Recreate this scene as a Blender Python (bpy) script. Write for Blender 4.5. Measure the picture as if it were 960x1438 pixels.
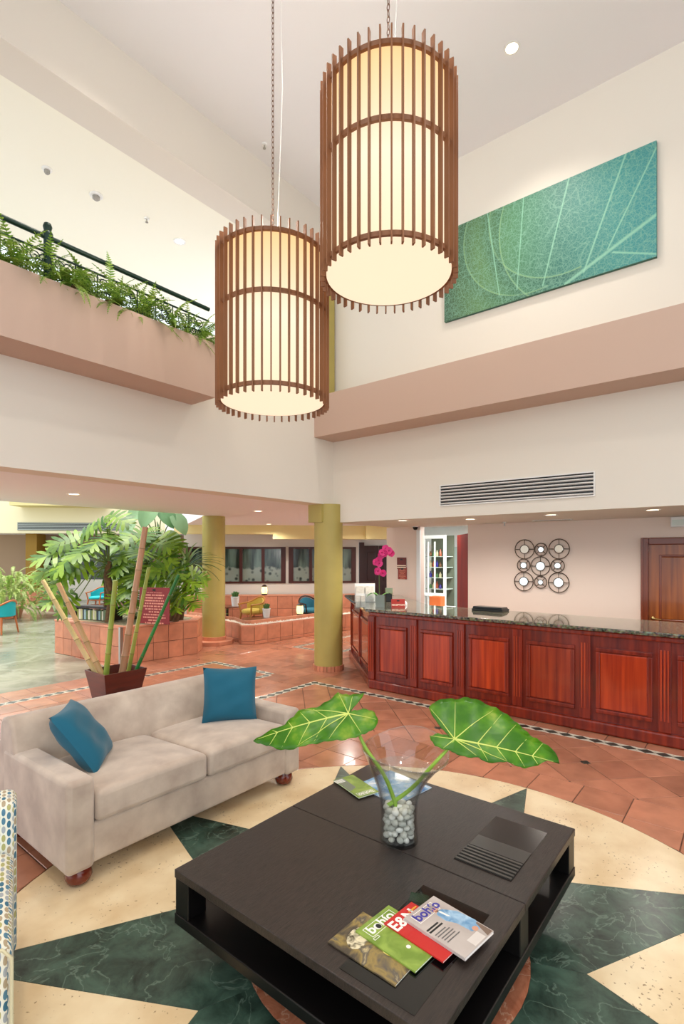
import bpy, bmesh, math, random
from mathutils import Vector, Matrix
random.seed(7)
for _o in list(bpy.data.objects):
    bpy.data.objects.remove(_o)
SC = bpy.context.scene
COL = SC.collection
PI = math.pi

# ------------------------------------------------------------------ camera
FPX, CXP, CYP, EYE = 727.0, 480.0, 779.0, 1.9
YAW = math.atan2(582.0, FPX)
CA, SA = math.cos(YAW), math.sin(YAW)
cam_d = bpy.data.cameras.new('camera')
cam_d.sensor_fit = 'VERTICAL'; cam_d.sensor_height = 36.0; cam_d.sensor_width = 24.0
cam_d.lens = FPX / 1438.0 * 36.0
cam_d.shift_y = (CYP - 719.0) / 1438.0
cam_d.clip_start = 0.05; cam_d.clip_end = 200
cam = bpy.data.objects.new('camera', cam_d); COL.objects.link(cam)
cam.location = (0, 0, EYE); cam.rotation_euler = (PI/2, 0, YAW - PI/2)
SC.camera = cam

# ------------------------------------------------------------------ light
SC.view_settings.view_transform = 'Standard'
SC.view_settings.look = 'None'
SC.view_settings.gamma = 1.0
SC.view_settings.use_curve_mapping = False
SC.view_settings.exposure = 0.1
W = bpy.data.worlds.new('world'); SC.world = W; W.use_nodes = True
bgn = W.node_tree.nodes['Background']
bgn.inputs[0].default_value = (0.86, 0.94, 1.0, 1); bgn.inputs[1].default_value = 1.75

def spot(loc, power, size=1.2, blend=.6, col=(1, .93, .84), rad=.12, direction=(0, 0, -1)):
    l = bpy.data.lights.new('downlight_beam', 'SPOT'); l.energy = power; l.color = col
    l.spot_size = size; l.spot_blend = blend; l.shadow_soft_size = rad; l.specular_factor = .35
    o = bpy.data.objects.new('downlight_beam', l); COL.objects.link(o); o.location = loc
    o.rotation_euler = Vector(direction).to_track_quat('-Z', 'Y').to_euler()
    return o
def area(loc, power, sx, sy, direction, col=(1, 1, 1)):
    l = bpy.data.lights.new('room_light', 'AREA'); l.shape = 'RECTANGLE'; l.energy = power; l.color = col
    l.size = sx; l.size_y = sy
    o = bpy.data.objects.new('room_light', l); COL.objects.link(o); o.location = loc
    o.rotation_euler = Vector(direction).to_track_quat('-Z', 'Y').to_euler()
    return o
# the photographer's flash, held just left of the lens
fl = bpy.data.lights.new('camera_flash', 'POINT'); fl.energy = 38; fl.shadow_soft_size = .05; fl.color = (1, .95, .88)
flo = bpy.data.objects.new('camera_flash', fl); COL.objects.link(flo); flo.location = (-.10, .12, 2.02)
# main hall downlights: one in view, the rest added out of view for fill
HALL_SPOTS = [(5.61, 2.1), (3.0, -.6), (.2, 2.0), (1.2, -2.6), (-1.8, -.4), (2.6, 4.4)]
for x, y in HALL_SPOTS:
    spot((x, y, 7.43), 200, 2.2, .9)
# daylight falling through the atrium roof beyond the lobby
SUN = bpy.data.lights.new('sun', 'SUN'); SUN.energy = 4.0; SUN.angle = .35; SUN.color = (1, .96, .88)
suno = bpy.data.objects.new('sun', SUN); COL.objects.link(suno)
suno.rotation_euler = Vector((.18, -.12, -1)).to_track_quat('-Z', 'Y').to_euler()

# ------------------------------------------------------------------ pixel rays (photo frame 960x1438)
def ray(px, py):
    r = (px - CXP) / FPX
    return Vector((r*SA + CA, -r*CA + SA, (CYP - py) / FPX))
EYEV = Vector((0, 0, EYE))
def onZ(px, py, z=0.0):
    d = ray(px, py); return EYEV + d * ((z - EYE) / d.z)
def onX(px, py, X):
    d = ray(px, py); return EYEV + d * (X / d.x)
def onY(px, py, Y):
    d = ray(px, py); return EYEV + d * (Y / d.y)
def atD(px, py, dist):
    return EYEV + ray(px, py) * dist
def onK(px, py, K):
    d = ray(px, py); return EYEV + d * (K / (d.x + d.y))
def onPlane(px, py, p, n):
    d = ray(px, py); return EYEV + d * ((p - EYEV).dot(n) / d.dot(n))
def proj(v):
    r = v[0]*SA - v[1]*CA; f = v[0]*CA + v[1]*SA
    f = max(f, 1e-3)
    return CXP + FPX*r/f, CYP - FPX*(v[2]-EYE)/f, f

# ------------------------------------------------------------------ materials
def lin(c):
    out = []
    for v in c[:3]:
        v = v/255.0
        out.append(v/12.92 if v <= .04045 else ((v+.055)/1.055)**2.4)
    return (*out, 1.0)
MATS = {}
def mat(name, col, rough=.5, metal=0.0, spec=.5, var=0.0, vscale=6.0, vstretch=(1, 1, 1), col2=None, bump=0.0,
        bscale=80.0, bstretch=(1, 1, 1), coat=0.0, trans=0.0, ior=1.45, emit=None, es=0.0, rand=0.0, sheen=0.0, detail=4.0, sss=0.0):
    if name in MATS: return MATS[name]
    m = bpy.data.materials.new(name); m.use_nodes = True; MATS[name] = m
    nt = m.node_tree; N = nt.nodes; L = nt.links
    b = N['Principled BSDF']
    b.inputs['Base Color'].default_value = lin(col)
    b.inputs['Roughness'].default_value = rough; b.inputs['Metallic'].default_value = metal
    b.inputs['Specular IOR Level'].default_value = spec; b.inputs['IOR'].default_value = ior
    b.inputs['Transmission Weight'].default_value = trans
    b.inputs['Coat Weight'].default_value = coat; b.inputs['Coat Roughness'].default_value = .08
    b.inputs['Sheen Weight'].default_value = sheen
    if emit:
        b.inputs['Emission Color'].default_value = lin(emit); b.inputs['Emission Strength'].default_value = es
    tc = N.new('ShaderNodeTexCoord'); oi = N.new('ShaderNodeObjectInfo')
    def coords(st):
        mp = N.new('ShaderNodeMapping'); mp.inputs['Scale'].default_value = st
        L.new(tc.outputs['Object'], mp.inputs['Vector'])
        cx = N.new('ShaderNodeVectorMath'); cx.operation = 'MULTIPLY_ADD'
        cx.inputs[1].default_value = (1, 1, 1)
        sc = N.new('ShaderNodeVectorMath'); sc.operation = 'SCALE'; sc.inputs[0].default_value = (37, 19, 11)
        L.new(oi.outputs['Random'], sc.inputs['Scale'])
        L.new(mp.outputs[0], cx.inputs[0]); L.new(sc.outputs[0], cx.inputs[2])
        return cx.outputs[0]
    last = None
    if var or col2:
        nz = N.new('ShaderNodeTexNoise'); nz.inputs['Scale'].default_value = vscale; nz.inputs['Detail'].default_value = detail
        L.new(coords(vstretch), nz.inputs['Vector'])
        mx = N.new('ShaderNodeMix'); mx.data_type = 'RGBA'
        rmp = N.new('ShaderNodeMapRange'); rmp.inputs[1].default_value = .3; rmp.inputs[2].default_value = .7
        L.new(nz.outputs['Fac'], rmp.inputs[0]); L.new(rmp.outputs[0], mx.inputs[0])
        c1 = lin(col)
        if col2: c2 = lin(col2)
        else:
            c2 = tuple(min(1, v*(1+var)) for v in c1[:3]) + (1,); c1 = tuple(v*(1-var) for v in c1[:3]) + (1,)
        mx.inputs[6].default_value = c1; mx.inputs[7].default_value = c2
        last = mx.outputs[2]
    if rand:
        geo = N.new('ShaderNodeNewGeometry')
        ad = N.new('ShaderNodeMath'); ad.operation = 'ADD'
        L.new(oi.outputs['Random'], ad.inputs[0]); L.new(geo.outputs['Random Per Island'], ad.inputs[1])
        fr = N.new('ShaderNodeMath'); fr.operation = 'FRACT'; L.new(ad.outputs[0], fr.inputs[0])
        mr = N.new('ShaderNodeMapRange'); mr.inputs[3].default_value = 1-rand; mr.inputs[4].default_value = 1+rand
        L.new(fr.outputs[0], mr.inputs[0])
        hs = N.new('ShaderNodeHueSaturation'); hs.inputs['Color'].default_value = lin(col)
        if last: L.new(last, hs.inputs['Color'])
        L.new(mr.outputs[0], hs.inputs['Value']); last = hs.outputs[0]
    if last: L.new(last, b.inputs['Base Color'])
    if bump:
        nz = N.new('ShaderNodeTexNoise'); nz.inputs['Scale'].default_value = bscale; nz.inputs['Detail'].default_value = 3
        L.new(coords(bstretch), nz.inputs['Vector'])
        bp = N.new('ShaderNodeBump'); bp.inputs['Strength'].default_value = bump; bp.inputs['Distance'].default_value = .01
        L.new(nz.outputs['Fac'], bp.inputs['Height']); L.new(bp.outputs[0], b.inputs['Normal'])
    return m

P_BEIGE = mat('wall paint beige', (230, 222, 208), .75, bump=.03, bscale=40)
P_PINK = mat('beam paint rose beige', (200, 172, 154), .7, bump=.03, bscale=40)
P_GREY = mat('upper beam paint', (217, 208, 196), .75)
P_WHITE = mat('ceiling paint white', (232, 230, 230), .85)
P_CREAM = mat('balcony ceiling cream', (240, 235, 218), .8)
P_LAV = mat('soffit paint cool white', (248, 243, 248), .6)
P_OLIVE = mat('olive column paint', (178, 162, 88), .45, var=.05, vscale=3)
P_FACADE = mat('far facade cream', (240, 228, 190), .8)
P_YELLOW = mat('pale yellow beam', (228, 212, 150), .7)
P_BROWN = mat('taupe wall', (168, 140, 114), .8)
P_RECEP = mat('reception wall', (232, 212, 197), .75)
P_ROOM = mat('white room', (235, 238, 236), .7)
TERRA = mat('terracotta tile', (184, 124, 96), .2, var=.16, vscale=5, rand=.17, bump=.06, bscale=25, coat=.25, detail=6)
TERRA_W = mat('planter terracotta tile', (200, 130, 98), .42, var=.13, vscale=6, rand=.13, bump=.05, bscale=30)
GROUT = mat('grout', (96, 62, 44), .9, var=.2, vscale=20)
GREEN_M = None
WHITE_MOS = mat('white mosaic', (214, 208, 190), .35, rand=.08)
DARK_MOS = mat('dark green mosaic', (52, 62, 54), .3, rand=.25)
CHERRY = mat('polished cherry wood', (150, 44, 16), .24, var=.45, vscale=2.2, vstretch=(9, 9, .7), coat=.45, col2=(98, 20, 8), rand=.12)
CHERRY_L = mat('cherry panel wood', (190, 66, 24), .22, col2=(124, 28, 11), var=.4, vscale=1.6, vstretch=(11, 11, .5), coat=.5, rand=.2)
DARKWOOD = mat('espresso wood', (32, 26, 24), .32, col2=(58, 48, 43), var=.2, vscale=40, vstretch=(.35, 3.5, 1), bump=.2, bscale=160, bstretch=(.25, 3, 1))
BLACKIN = mat('black lacquer', (16, 14, 14), .25)
SLATWOOD = mat('lamp slat wood', (140, 92, 60), .5, var=.15, vscale=12, vstretch=(1, 1, .2))
SUEDE = mat('beige microsuede', (208, 190, 172), .9, col2=(176, 156, 140), var=.1, vscale=6, sheen=.4, bump=.05, bscale=250, detail=6)
TEAL = mat('teal cushion cloth', (0, 90, 114), .75, var=.08, vscale=3, bump=.08, bscale=300, sheen=.2)
STEEL = mat('brushed steel', (180, 178, 172), .3, metal=1)
BLACKM = mat('black metal', (25, 25, 25), .4)
WHITEP = mat('white plastic', (235, 233, 228), .4)
MAHOG = mat('mahogany foot', (110, 36, 16), .2, coat=.5)

# ------------------------------------------------------------------ mesh builder
class MB:
    def __init__(s): s.v = []; s.f = []
    def add(s, vs, fs):
        n = len(s.v); s.v += [tuple(v) for v in vs]; s.f += [tuple(i+n for i in f) for f in fs]; return s
    def box(s, x0, x1, y0, y1, z0, z1):
        return s.add([(x0,y0,z0),(x1,y0,z0),(x1,y1,z0),(x0,y1,z0),(x0,y0,z1),(x1,y0,z1),(x1,y1,z1),(x0,y1,z1)],
                     [(0,3,2,1),(4,5,6,7),(0,1,5,4),(1,2,6,5),(2,3,7,6),(3,0,4,7)])
    def prism(s, poly, z0, z1):
        n = len(poly)
        return s.add([(p[0],p[1],z0) for p in poly] + [(p[0],p[1],z1) for p in poly],
                     [tuple(range(n-1,-1,-1)), tuple(range(n,2*n))] + [(i,(i+1)%n,n+(i+1)%n,n+i) for i in range(n)])
    def hexa(s, bot, top):
        return s.add(list(bot)+list(top), [(0,3,2,1),(4,5,6,7),(0,1,5,4),(1,2,6,5),(2,3,7,6),(3,0,4,7)])
    def lathe(s, prof, seg=24, c=(0,0,0), cap=True):
        n = len(prof); vs = []; fs = []
        for r, z in prof:
            for k in range(seg):
                a = 2*PI*k/seg; vs.append((c[0]+r*math.cos(a), c[1]+r*math.sin(a), c[2]+z))
        for i in range(n-1):
            for k in range(seg):
                k2 = (k+1) % seg
                fs.append((i*seg+k, i*seg+k2, (i+1)*seg+k2, (i+1)*seg+k))
        if cap:
            fs.append(tuple(range(seg-1,-1,-1))); fs.append(tuple((n-1)*seg+k for k in range(seg)))
        return s.add(vs, fs)
    def tube(s, path, r, seg=8, cap=True, closed=False):
        P = [Vector(p) for p in path]; n = len(P)
        R = r if isinstance(r, (list, tuple)) else [r]*n
        vs = []; fs = []; prev = None
        for i in range(n):
            if closed: t = P[(i+1)%n] - P[i-1]
            else: t = P[min(i+1,n-1)] - P[max(i-1,0)]
            t.normalize()
            if prev is None:
                u = t.orthogonal().normalized()
            else:
                u = prev - t*prev.dot(t)
                u = u.normalized() if u.length > 1e-6 else t.orthogonal().normalized()
            prev = u; w = t.cross(u)
            for k in range(seg):
                a = 2*PI*k/seg; q = P[i] + (u*math.cos(a) + w*math.sin(a))*R[i]; vs.append(tuple(q))
        m = n if closed else n-1
        for i in range(m):
            j = (i+1) % n
            for k in range(seg):
                k2 = (k+1) % seg; fs.append((i*seg+k, i*seg+k2, j*seg+k2, j*seg+k))
        if cap and not closed:
            fs.append(tuple(range(seg-1,-1,-1))); fs.append(tuple((n-1)*seg+k for k in range(seg)))
        return s.add(vs, fs)
    def ball(s, c, rx, ry=None, rz=None, seg=12, rings=8):
        ry = ry or rx; rz = rz or rx
        vs = [(c[0],c[1],c[2]-rz)]; fs = []
        for i in range(1, rings):
            a = -PI/2 + PI*i/rings
            for k in range(seg):
                b = 2*PI*k/seg
                vs.append((c[0]+rx*math.cos(a)*math.cos(b), c[1]+ry*math.cos(a)*math.sin(b), c[2]+rz*math.sin(a)))
        vs.append((c[0],c[1],c[2]+rz)); top = len(vs)-1
        for k in range(seg):
            fs.append((0, 1+(k+1)%seg, 1+k)); b0 = 1+(rings-2)*seg; fs.append((b0+k, b0+(k+1)%seg, top))
        for i in range(rings-2):
            for k in range(seg):
                k2 = (k+1)%seg; fs.append((1+i*seg+k, 1+i*seg+k2, 1+(i+1)*seg+k2, 1+(i+1)*seg+k))
        return s.add(vs, fs)
    def xf(s, M):
        s.v = [tuple(M @ Vector(v)) for v in s.v]; return s
    def mesh(s, name, m, smooth=None, fixn=True):
        me = bpy.data.meshes.new(name); me.from_pydata(s.v, [], s.f); me.validate()
        if fixn:
            bm_ = bmesh.new(); bm_.from_mesh(me); bmesh.ops.recalc_face_normals(bm_, faces=bm_.faces); bm_.to_mesh(me); bm_.free()
        if m: me.materials.append(m)
        if smooth is not None:
            me.polygons.foreach_set('use_smooth', [True]*len(me.polygons))
            me.set_sharp_from_angle(angle=math.radians(smooth))
        me.update(); return me
    def build(s, name, m, parent=None, smooth=None, bevel=0, seg=2, sub=0, rel=True):
        if parent is not None and rel == 'world':
            inv = parent.matrix_basis.inverted(); s.xf(inv)
        o = bpy.data.objects.new(name, s.mesh(name, m, smooth)); COL.objects.link(o)
        if parent is not None: o.parent = parent
        if bevel:
            b = o.modifiers.new('bevel', 'BEVEL'); b.width = bevel; b.segments = seg; b.limit_method = 'ANGLE'
            b.angle_limit = math.radians(40)
        if sub:
            q = o.modifiers.new('sub', 'SUBSURF'); q.levels = sub; q.render_levels = sub
        return o
def thing(name, label, cat, loc=(0,0,0), rz=0.0, group=None, kind=None):
    o = bpy.data.objects.new(name, None); COL.objects.link(o); o.empty_display_size = .1
    o.location = loc; o.rotation_euler = (0, 0, rz)
    o['label'] = label; o['category'] = cat
    if group: o['group'] = group
    if kind: o['kind'] = kind
    o.matrix_basis = Matrix.Translation(Vector(loc)) @ Matrix.Rotation(rz, 4, 'Z')
    return o
def tag(o, label, cat, group=None):
    o['label'] = label; o['category'] = cat
    if group: o['group'] = group
    return o
def struct(o, label=None):
    o['kind'] = 'structure'
    if label: o['label'] = label
    return o
def inst(name, me, parent=None, M=None):
    o = bpy.data.objects.new(name, me); COL.objects.link(o)
    if parent is not None: o.parent = parent
    if M is not None: o.matrix_basis = M
    return o
def frame(loc, x, up, s=1.0):
    """matrix with local X along x, local Z near up"""
    x = Vector(x).normalized(); up = Vector(up)
    y = up.cross(x); y = y.normalized() if y.length > 1e-5 else x.orthogonal().normalized()
    z = x.cross(y)
    M = Matrix(((x.x, y.x, z.x, loc[0]), (x.y, y.y, z.y, loc[1]), (x.z, y.z, z.z, loc[2]), (0, 0, 0, 1)))
    return M @ Matrix.Diagonal((s, s, s, 1)) if not isinstance(s, tuple) else M @ Matrix.Diagonal((*s, 1))
def copy_tree(o, parent=None):
    c = o.copy(); COL.objects.link(c); c.parent = parent
    for ch in [q for q in list(bpy.data.objects) if q.parent == o]:
        copy_tree(ch, c)
    return c
# ================================================================== STRUCTURE
def sbox(name, m, *b, bevel=0, label=None):
    return struct(MB().box(*b).build(name, m, bevel=bevel), label)
ZB, ZS, ZC2, ZC = 3.76, 4.40, 6.70, 7.47
YL, XF, XU = 5.47, 6.60, 6.70
sbox('wall_left', P_BEIGE, -9, XF, YL, 5.80, 2.72, ZS, label='beige wall below the fern balcony')
sbox('ceiling_gallery', P_LAV, -9, 13.5, 5.80, 9.0, 2.72, ZS-.03, label='low cool white ceiling beyond the lobby')
struct(MB().prism([(6.65, 9.0), (16, 9.0), (16, 20), (12.6, 20)], 2.72, 3.2).build('ceiling_cafe', P_LAV), 'low ceiling above the sunken seating')
sbox('trim_1', P_PINK, -9, 3.85, 5.0, YL, ZB, ZS, label='rose beige balcony edge beam')
sbox('trim_2', P_PINK, 6.13, XF, -9, YL, ZB, ZS, label='rose beige beam above the reception')
sbox('wall_right', P_BEIGE, XF, 8.66, -9, 5.54, 2.43, ZS, label='cream bulkhead above the reception counter')
sbox('wall_upper', P_BEIGE, XU, 7.0, -9, 5.9, ZS, ZC, label='tall beige wall that carries the leaf canvas')
sbox('trim_3', P_GREY, -9, XU, YL, 5.9, ZC2, ZC, label='beam over the balcony opening')
sbox('ceiling_balcony', P_CREAM, -9, XU, 5.9, 9.1, ZC2, ZC, label='cream ceiling above the balcony')
sbox('ceiling', P_WHITE, -9, 7.0, -9, YL, ZC, ZC+.15, label='high white lobby ceiling')
sbox('trim_4', P_OLIVE, 6.42, 6.66, YL+.02, 5.75, ZS, ZC2, label='olive pilaster in the upper corner')
sbox('wall_parapet', P_BEIGE, 3.9, 6.42, YL+.05, 5.70, ZS, 4.75)
# reception recess
sbox('wall_reception', P_RECEP, 8.50, 8.66, -5, 3.965, 0, 2.43, label='pink beige wall behind the reception')
sbox('wall_plaque', P_RECEP, 8.50, 8.66, 4.93, 5.68, 0, 2.43, label='narrow wall with two plaques')
sbox('trim_6', P_ROOM, 8.47, 8.50, 4.915, 4.99, 0, 2.36, label='white door jamb beside the plaques')
# bright back office
sbox('wall_office', P_ROOM, 11.9, 12.0, 2.2, 7.75, 0, 2.7)
sbox('wall_office_side', P_ROOM, 8.66, 12.0, 2.1, 2.2, 0, 2.7)
struct(MB().prism([(8.66, 5.60), (11.9, 7.65), (11.9, 7.77), (8.66, 5.70)], 0, 2.7).build('wall_office_left', P_ROOM))
struct(MB().prism([(8.66, 2.1), (12.0, 2.1), (12.0, 7.75), (8.66, 5.68)], 2.60, 2.715).build('ceiling_office', P_ROOM))
area((9.9, 4.6, 2.58), 110, 1.6, .6, (0, 0, -1), (.93, 1, .98))

# ------------------------------------------------------------------ floor
fl_base = struct(MB().box(-7, 16, -7, 8.08, -.12, -.004).box(4.40, 16, 8.08, 10.8, -.12, -.004).box(7.4, 16, 10.8, 20, -.12, -.004).build('floor', GROUT), 'terracotta tiled lobby floor')
def nodes_of(name):
    m = bpy.data.materials.new(name); m.use_nodes = True
    return m, m.node_tree.nodes, m.node_tree.links, m.node_tree.nodes['Principled BSDF']
def marble(name, dark, mid, vein, scale, rough, vein_w=.06, warp=1.2):
    m, N, L, b = nodes_of(name)
    tc = N.new('ShaderNodeTexCoord')
    oi = N.new('ShaderNodeObjectInfo')
    mp = N.new('ShaderNodeVectorMath'); mp.operation = 'ADD'
    sc = N.new('ShaderNodeVectorMath'); sc.operation = 'SCALE'; sc.inputs[0].default_value = (3, 7, 5)
    L.new(oi.outputs['Random'], sc.inputs['Scale']); L.new(tc.outputs['Object'], mp.inputs[0]); L.new(sc.outputs[0], mp.inputs[1])
    n1 = N.new('ShaderNodeTexNoise'); n1.inputs['Scale'].default_value = scale; n1.inputs['Detail'].default_value = 9
    n1.inputs['Distortion'].default_value = warp; n1.inputs['Roughness'].default_value = .68
    L.new(mp.outputs[0], n1.inputs['Vector'])
    cr = N.new('ShaderNodeValToRGB'); e = cr.color_ramp.elements
    e[0].position = .32; e[0].color = lin(dark); e[1].position = .66; e[1].color = lin(mid)
    L.new(n1.outputs['Fac'], cr.inputs[0])
    n2 = N.new('ShaderNodeTexNoise'); n2.inputs['Scale'].default_value = scale*.9; n2.inputs['Detail'].default_value = 6
    n2.inputs['Distortion'].default_value = .8
    L.new(mp.outputs[0], n2.inputs['Vector'])
    sb = N.new('ShaderNodeMath'); sb.operation = 'SUBTRACT'; sb.inputs[1].default_value = .5; L.new(n2.outputs['Fac'], sb.inputs[0])
    ab = N.new('ShaderNodeMath'); ab.operation = 'ABSOLUTE'; L.new(sb.outputs[0], ab.inputs[0])
    mr = N.new('ShaderNodeMapRange'); mr.inputs[1].default_value = 0; mr.inputs[2].default_value = vein_w
    mr.inputs[3].default_value = .55; mr.inputs[4].default_value = 0; L.new(ab.outputs[0], mr.inputs[0])
    mx = N.new('ShaderNodeMix'); mx.data_type = 'RGBA'; L.new(mr.outputs[0], mx.inputs[0]); L.new(cr.outputs[0], mx.inputs[6])
    mx.inputs[7].default_value = lin(vein); L.new(mx.outputs[2], b.inputs['Base Color'])
    b.inputs['Roughness'].default_value = rough
    return m
GREEN_M = marble('green marble', (18, 32, 26), (72, 98, 84), (120, 142, 126), 6.0, .3, .016, .5)
RED_M = marble('rosso marble', (150, 84, 60), (196, 128, 96), (216, 180, 150), 7, .2, .02)
GREY_M = marble('grey floor marble', (112, 114, 96), (158, 158, 138), (170, 170, 154), .9, .18, .05, 1.0)
def travertine():
    m, N, L, b = nodes_of('travertine')
    tc = N.new('ShaderNodeTexCoord')
    n1 = N.new('ShaderNodeTexNoise'); n1.inputs['Scale'].default_value = 3.5; n1.inputs['Detail'].default_value = 7
    L.new(tc.outputs['Object'], n1.inputs['Vector'])
    cr = N.new('ShaderNodeValToRGB'); e = cr.color_ramp.elements
    e[0].position = .35; e[0].color = lin((220, 192, 148)); e[1].position = .65; e[1].color = lin((240, 220, 182))
    L.new(n1.outputs['Fac'], cr.inputs[0])
    n2 = N.new('ShaderNodeTexNoise'); n2.inputs['Scale'].default_value = 48; n2.inputs['Detail'].default_value = 3
    L.new(tc.outputs['Object'], n2.inputs['Vector'])
    n3 = N.new('ShaderNodeTexNoise'); n3.inputs['Scale'].default_value = 4; L.new(tc.outputs['Object'], n3.inputs['Vector'])
    ml = N.new('ShaderNodeMath'); ml.operation = 'MULTIPLY_ADD'; ml.inputs[1].default_value = .30
    L.new(n3.outputs['Fac'], ml.inputs[0]); L.new(n2.outputs['Fac'], ml.inputs[2])
    mr = N.new('ShaderNodeMapRange'); mr.inputs[1].default_value = .815; mr.inputs[2].default_value = .87; L.new(ml.outputs[0], mr.inputs[0])
    mx = N.new('ShaderNodeMix'); mx.data_type = 'RGBA'; L.new(mr.outputs[0], mx.inputs[0]); L.new(cr.outputs[0], mx.inputs[6])
    mx.inputs[7].default_value = lin((150, 118, 82)); L.new(mx.outputs[2], b.inputs['Base Color'])
    b.inputs['Roughness'].default_value = .3
    return m
TRAV = travertine()
fg = struct(MB().box(-7, 4.40, 8.08, 26, -.12, -.002).box(4.40, 7.4, 10.8, 20, -.12, -.002).box(4.40, 16, 20, 34, -.12, -.004).build('floor_atrium', GREY_M), 'grey polished marble floor of the atrium')

def clip(poly, nx, ny, d):
    out = []; n = len(poly)
    for i in range(n):
        a, b = poly[i], poly[(i+1) % n]
        da, db = nx*a[0]+ny*a[1]-d, nx*b[0]+ny*b[1]-d
        if da <= 0: out.append(a)
        if (da < 0 < db) or (db < 0 < da):
            t = da/(da-db); out.append((a[0]+(b[0]-a[0])*t, a[1]+(b[1]-a[1])*t))
    return out
def crect(p, x0, x1, y0, y1):
    for h in ((-1,0,-x0), (1,0,x1), (0,-1,-y0), (0,1,y1)):
        if len(p) < 3: return []
        p = clip(p, *h)
    return p
def parea(p):
    return .5*sum(p[i][0]*p[(i+1)%len(p)][1]-p[(i+1)%len(p)][0]*p[i][1] for i in range(len(p)))
def minus_rect(polys, x0, x1, y0, y1):
    out = []
    for p in polys:
        if max(q[0] for q in p) <= x0 or min(q[0] for q in p) >= x1 or max(q[1] for q in p) <= y0 or min(q[1] for q in p) >= y1:
            out.append(p); continue
        for part in (clip(p, 1, 0, x0), clip(p, -1, 0, -x1)):
            if len(part) > 2: out.append(part)
        mid = crect(p, x0, x1, -99, 99)
        for part in ((clip(mid, 0, 1, y0) if len(mid) > 2 else []), (clip(mid, 0, -1, -y1) if len(mid) > 2 else [])):
            if len(part) > 2: out.append(part)
    return [p for p in out if parea(p) > .0012]
def grid_tiles(ox, oy, size, ang, x0, x1, y0, y1):
    ca, sa = math.cos(ang), math.sin(ang); out = []
    R = int(14/size)
    for i in range(-R, R):
        for j in range(-R, R):
            q = []
            for a, b in ((i, j), (i+1, j), (i+1, j+1), (i, j+1)):
                u, v = a*size, b*size; q.append((ox+u*ca-v*sa, oy+u*sa+v*ca))
            q = crect(q, x0, x1, y0, y1)
            if len(q) > 2 and parea(q) > .0012: out.append(q)
    return out
MC = (2.17, 1.46); MR = 2.065
def minus_circle(p):
    def ins(q): return math.hypot(q[0]-MC[0], q[1]-MC[1]) < MR
    dense = []
    n = len(p)
    for i in range(n):
        a, b = p[i], p[(i+1) % n]; k = 24
        for t in range(k): dense.append((a[0]+(b[0]-a[0])*t/k, a[1]+(b[1]-a[1])*t/k))
    fl_ = [ins(q) for q in dense]
    if not any(fl_): return [p]
    if all(fl_): return []
    m = len(dense); out = []
    starts = [i for i in range(m) if not fl_[i] and fl_[i-1]]
    for st in starts:
        run = []; i = st
        while not fl_[i % m] and len(run) < m: run.append(dense[i % m]); i += 1
        keep = [run[0]] + [q for q in run[1:-1] if any(abs(q[0]-c[0])+abs(q[1]-c[1]) < 1e-6 for c in p)] + [run[-1]]
        a0 = math.atan2(run[-1][1]-MC[1], run[-1][0]-MC[0]); a1 = math.atan2(run[0][1]-MC[1], run[0][0]-MC[0])
        d = (a1-a0+PI) % (2*PI) - PI
        arc = [(MC[0]+MR*math.cos(a0+d*t/5), MC[1]+MR*math.sin(a0+d*t/5)) for t in range(1, 5)]
        q = keep + arc
        if parea(q) > .002: out.append(q)
    return out
MX, MY = 5.75, 5.13; HW = .06
bx1, by1 = 4.575, 3.86
tilesB = []
for q in grid_tiles(bx1, 1.469, .361, 0, -.3, bx1, -1.0, by1): tilesB += minus_circle(q)
tilesC = minus_rect(grid_tiles(5.09, 1.224, .3545, PI/4, -1.4, MX-HW, -2.2, MY-HW), -.3, bx1, -1.0, by1)
tilesD = grid_tiles(MX+HW, 5.19, .361, 0, -2.0, 13.5, -2.2, 13.0)
tilesD = minus_rect(tilesD, -3, MX+HW, -3, MY+HW)
STRIPS = [('y', MX, -1.6, MY+HW), ('x', MY, .2, MX-HW), ('y', 5.735, 6.02, 7.54), ('x', 7.48, 1.6, 5.675), ('x', 6.02, .8, 5.675),
          ('y', 7.74, 6.36, 7.48), ('x', 7.42, 7.80, 9.8), ('x', 6.36, 7.80, 9.8)]
for k, c, a, b in STRIPS[2:]:
    tilesD = minus_rect(tilesD, *((c-HW, c+HW, a, b) if k == 'y' else (a, b, c-HW, c+HW)))
tilesD = minus_rect(minus_rect(tilesD, -5, 4.40, 8.08, 30), 4.40, 7.4, 10.8, 30)
tilesD = minus_rect(tilesD, 6.15, 14, -5, 3.6)
def inset(poly, g):
    n = len(poly); cx = sum(p[0] for p in poly)/n; cy = sum(p[1] for p in poly)/n
    out = []
    for i in range(n):
        a, b, c = Vector((*poly[i-1], 0)), Vector((*poly[i], 0)), Vector((*poly[(i+1)%n], 0))
        e1 = (b-a); e2 = (c-b)
        if e1.length < 1e-6 or e2.length < 1e-6: out.append((b.x, b.y)); continue
        e1.normalize(); e2.normalize()
        n1 = Vector((-e1.y, e1.x, 0)); n2 = Vector((-e2.y, e2.x, 0)); k = 1+n1.dot(n2)
        o = (n1+n2)/max(k, .35)
        q = b + o*g; out.append((q.x, q.y))
    return out
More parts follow.
